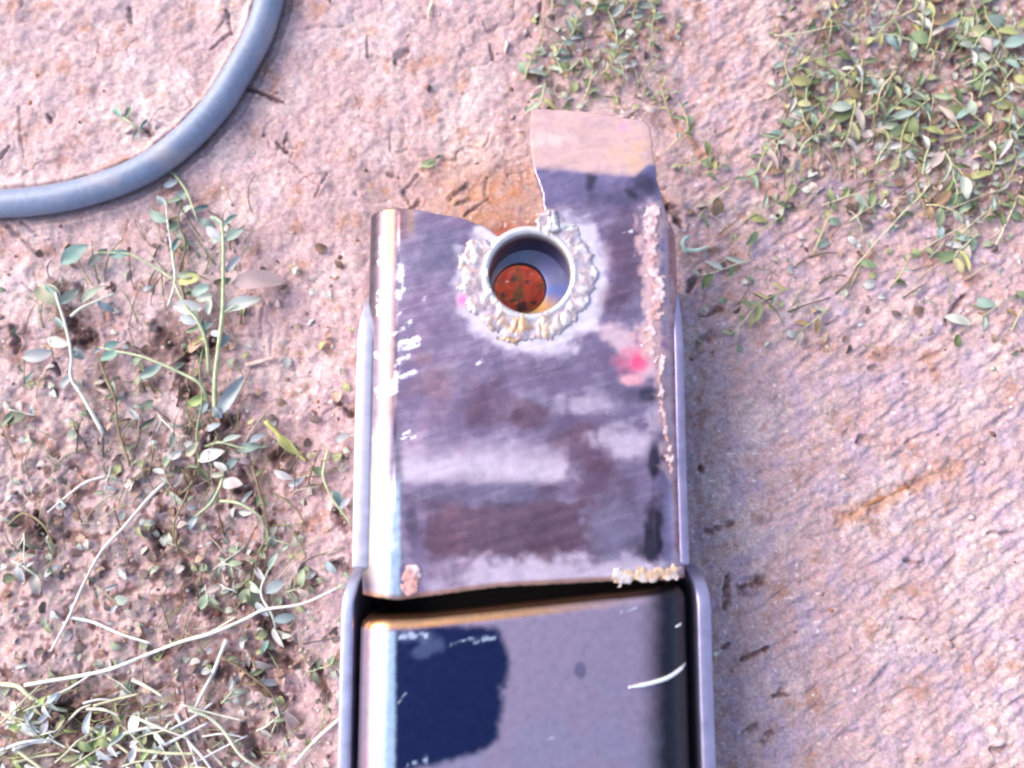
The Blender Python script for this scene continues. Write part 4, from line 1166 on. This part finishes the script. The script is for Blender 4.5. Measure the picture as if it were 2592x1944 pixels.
for p in [(300, 1020), (350, 1100), (280, 1180), (90, 1050), (60, 980), (400, 1050), (330, 1000), (560, 1420), (600, 1500), (520, 1480), (620, 1380), (30, 1420), (60, 1350), (340, 1760), (560, 1780), (650, 1850), (780, 1700), (240, 1480), (620, 1640), (720, 1500), (440, 1240), (480, 1400), (760, 1380)]:
    sprig(('flat bleached sprig', 'of left ground', (0, 960, 860, 1900)), 'bleached sprigs left of the tube', p, random.uniform(0, 360), random.uniform(50, 110), random.randint(3, 6), random.uniform(4, 6.5),
          [(0.34, 0.36, 0.30), (0.40, 0.42, 0.42), (0.26, 0.30, 0.20), (0.44, 0.36, 0.32), (0.15, 0.17, 0.11)], random.choice([STEMP, STEMG, (0.30, 0.22, 0.16)]), hz=2.5)
for i in range(140):
    if sum(1 for u in USED if 'straw' in u) >= 40: break
    x = random.uniform(-20, 560); y = random.uniform(1760, 1960)
    if x > 480 and y < 1850: continue
    a_ = math.radians(random.gauss(-18, 30)); L = random.uniform(60, 170)
    rc = random.choice([(0.66, 0.64, 0.60), (0.58, 0.54, 0.44), (0.48, 0.46, 0.30), (0.62, 0.62, 0.66)])
    cn = {0.66: 'cream', 0.58: 'tan', 0.48: 'olive', 0.62: 'grey'}[rc[0]]
    lab = '%s %s straw pointing %s, %s of bottom left tangle' % ('long' if L > 115 else 'short', cn, heading(math.cos(a_), math.sin(a_)), place((x + L * .5 * math.cos(a_), y - L * .5 * math.sin(a_)), (0, 1760, 560, 1944)))
    if lab in USED: continue
    USED.add(lab)
    straw(lab, [(x, y), (x + L * .5 * math.cos(a_), y - L * .5 * math.sin(a_) + random.uniform(-8, 8)), (x + L * math.cos(a_), y - L * math.sin(a_))],
          random.uniform(0.3, 0.6), rc, [random.uniform(1, 5) for _ in range(3)], 'straw tangle in the bottom left corner')

# crumbs of soil and dead leaf bits: nobody could count them
def litter():
    V = []; F = []; Cc = []
    for i in range(700):
        if random.random() < 0.55:
            px, py = random.uniform(-40, 880), random.uniform(560, 1990)
        else:
            px, py = random.uniform(-40, 2640), random.uniform(-40, 1990)
        q = at(px, py, 0)
        if abs(q[0] - CX) < 0.058 and q[1] < 0.075: continue
        s = random.lognormvariate(math.log(0.0006), 0.45)
        z = gz(q)
        base = len(V)
        R3 = Matrix.Rotation(random.uniform(0, 6.28), 3, 'Z') @ Matrix.Rotation(random.uniform(-0.5, 0.5), 3, 'X')
        k = random.random()
        col = random.choice([(0.40, 0.27, 0.25), (0.30, 0.18, 0.14), (0.52, 0.42, 0.40), (0.16, 0.09, 0.07), (0.38, 0.30, 0.30)]) if k < 0.8 else random.choice([(0.62, 0.55, 0.50), (0.46, 0.46, 0.38), (0.36, 0.16, 0.08)])
        pts = [(1.3, 0, 0), (0.2, 0.9, 0.1), (-1.2, 0.3, 0), (-0.4, -0.9, 0), (0.6, -0.7, 0.1), (0.1, 0.1, 0.7), (0, 0, -0.6)]
        for p in pts:
            v = R3 @ Vector((p[0] * random.uniform(.7, 1.2), p[1] * random.uniform(.6, 1.1), p[2] * (0.9 if k < 0.8 else 0.3)))
            V.append((q[0] + v.x * s, q[1] + v.y * s, z + 0.0002 + v.z * s)); Cc.append(col)
        for a_ in range(5):
            b_ = (a_ + 1) % 5
            F.append((base + a_, base + b_, base + 5)); F.append((base + b_, base + a_, base + 6))
    me = mesh_np('soil_crumbs', V, F)
    set_col(me, 'col', np.array(Cc))
    o = link('soil_crumbs', me, M_SOIL, smooth=False)
    o['kind'] = 'stuff'
    o['label'] = 'loose crumbs of soil and dead leaf scattered on the ground'
    o['category'] = 'soil crumbs'
litter()
def tangle():
    V = []; F = []; Cc = []
    zones = [((330, 640), (520, 1260), 95, 90), ((20, 330), (700, 1500), 60, 75), ((360, 860), (1150, 1940), 130, 60), ((1960, 2640), (-30, 540), 190, 58), ((1340, 1680), (-30, 270), 60, 62), ((1700, 2590), (320, 880), 60, 38), ((0, 420), (1750, 1960), 70, 20)]
    for (xr, yr, cnt, dire) in zones:
        for i in range(cnt):
            px, py = random.uniform(*xr), random.uniform(*yr)
            L = random.uniform(35, 120); a_ = math.radians(random.gauss(dire, 35)); bend = random.uniform(-0.9, 0.9)
            col = random.choice([(0.26, 0.27, 0.12), (0.40, 0.37, 0.22), (0.17, 0.13, 0.07), (0.34, 0.36, 0.20), (0.50, 0.46, 0.36), (0.12, 0.10, 0.06)])
            r = random.uniform(0.0002, 0.00042); h0 = random.uniform(0.0006, 0.0035)
            ok = True; P = []
            for k in range(6):
                q = at(px, py, 0)
                if abs(q[0] - CX) < 0.060 and q[1] < 0.078: ok = False
                P.append(np.array([q[0], q[1], gz(q) + 0.0004 + h0 * math.sin(math.pi * k / 5)]))
                px += math.cos(a_) * L / 5; py -= math.sin(a_) * L / 5; a_ += bend / 5
            if not ok: continue
            b_ = len(V)
            for k in range(6):
                d_ = P[min(k + 1, 5)] - P[max(k - 1, 0)]; d_ = d_ / (np.linalg.norm(d_) + 1e-9)
                sd1 = np.array([-d_[1], d_[0], 0]); rr = r * (1 - 0.10 * k)
                for an in (90, 210, 330):
                    V.append(tuple(P[k] + rr * (math.cos(math.radians(an)) * sd1 + math.sin(math.radians(an)) * np.array([0, 0, 1]))))
                    Cc.append(col)
            for k in range(5):
                for j in range(3):
                    F.append((b_ + k * 3 + j, b_ + k * 3 + (j + 1) % 3, b_ + k * 3 + 3 + (j + 1) % 3, b_ + k * 3 + 3 + j))
    me = mesh_np('weed_tangle', V, F)
    set_col(me, 'col', np.array(Cc))
    o = link('weed_tangle', me, M_SOIL, smooth=False)
    o['kind'] = 'stuff'
    o['label'] = 'fine tangle of thin green and dry runners among the weeds'
    o['category'] = 'weed tangle'
tangle()
def leaf_litter():
    V = []; F = []; Cc = []
    zones = [((0, 900), (620, 1980), 620), ((1950, 2640), (-30, 560), 520), ((1330, 1720), (-30, 300), 130), ((1700, 2600), (300, 900), 130)]
    for (xr, yr, cnt) in zones:
        for i in range(cnt):
            px, py = random.uniform(*xr), random.uniform(*yr)
            if xr[0] == 0 and py < 1000 and random.random() < 0.55: continue
            q = at(px, py, 0)
            if abs(q[0] - CX) < 0.060 and q[1] < 0.075: continue
            L = random.uniform(0.0016, 0.0044); w = L * random.uniform(0.2, 0.5)
            R3 = Matrix.Rotation(random.uniform(0, 6.28), 3, 'Z') @ Matrix.Rotation(random.uniform(-0.5, 0.5), 3, 'Y') @ Matrix.Rotation(random.uniform(-0.8, 0.8), 3, 'X')
            z = gz(q) + random.uniform(0.0004, 0.0020)
            col = random.choice([(0.46, 0.38, 0.35), (0.34, 0.35, 0.28), (0.42, 0.42, 0.40), (0.32, 0.21, 0.16), (0.20, 0.12, 0.09), (0.30, 0.31, 0.16), (0.14, 0.10, 0.09), (0.42, 0.29, 0.22), (0.22, 0.25, 0.17)])
            b_ = len(V)
            for k in range(5):
                t = k / 4
                ww = w * math.sin(math.pi * (0.08 + 0.86 * t)) ** 0.8 * random.uniform(0.8, 1.15)
                for sgn in (-1, 0, 1):
                    v = R3 @ Vector(((t - 0.5) * L, sgn * ww, (0.3 * w if sgn else 0) - 0.9 * L * (t - 0.5) ** 2))
                    V.append((q[0] + v.x, q[1] + v.y, z + v.z)); Cc.append(col)
            for k in range(4):
                for j in range(2):
                    a0 = b_ + k * 3 + j
                    F.append((a0, a0 + 1, a0 + 4, a0 + 3))
    me = mesh_np('leaf_litter', V, F)
    set_col(me, 'col', np.array(Cc))
    o = link('leaf_litter', me, M_SOIL, smooth=False)
    o['kind'] = 'stuff'
    o['label'] = 'scattered bits of dead and bleached leaf among the weeds'
    o['category'] = 'leaf litter'
leaf_litter()
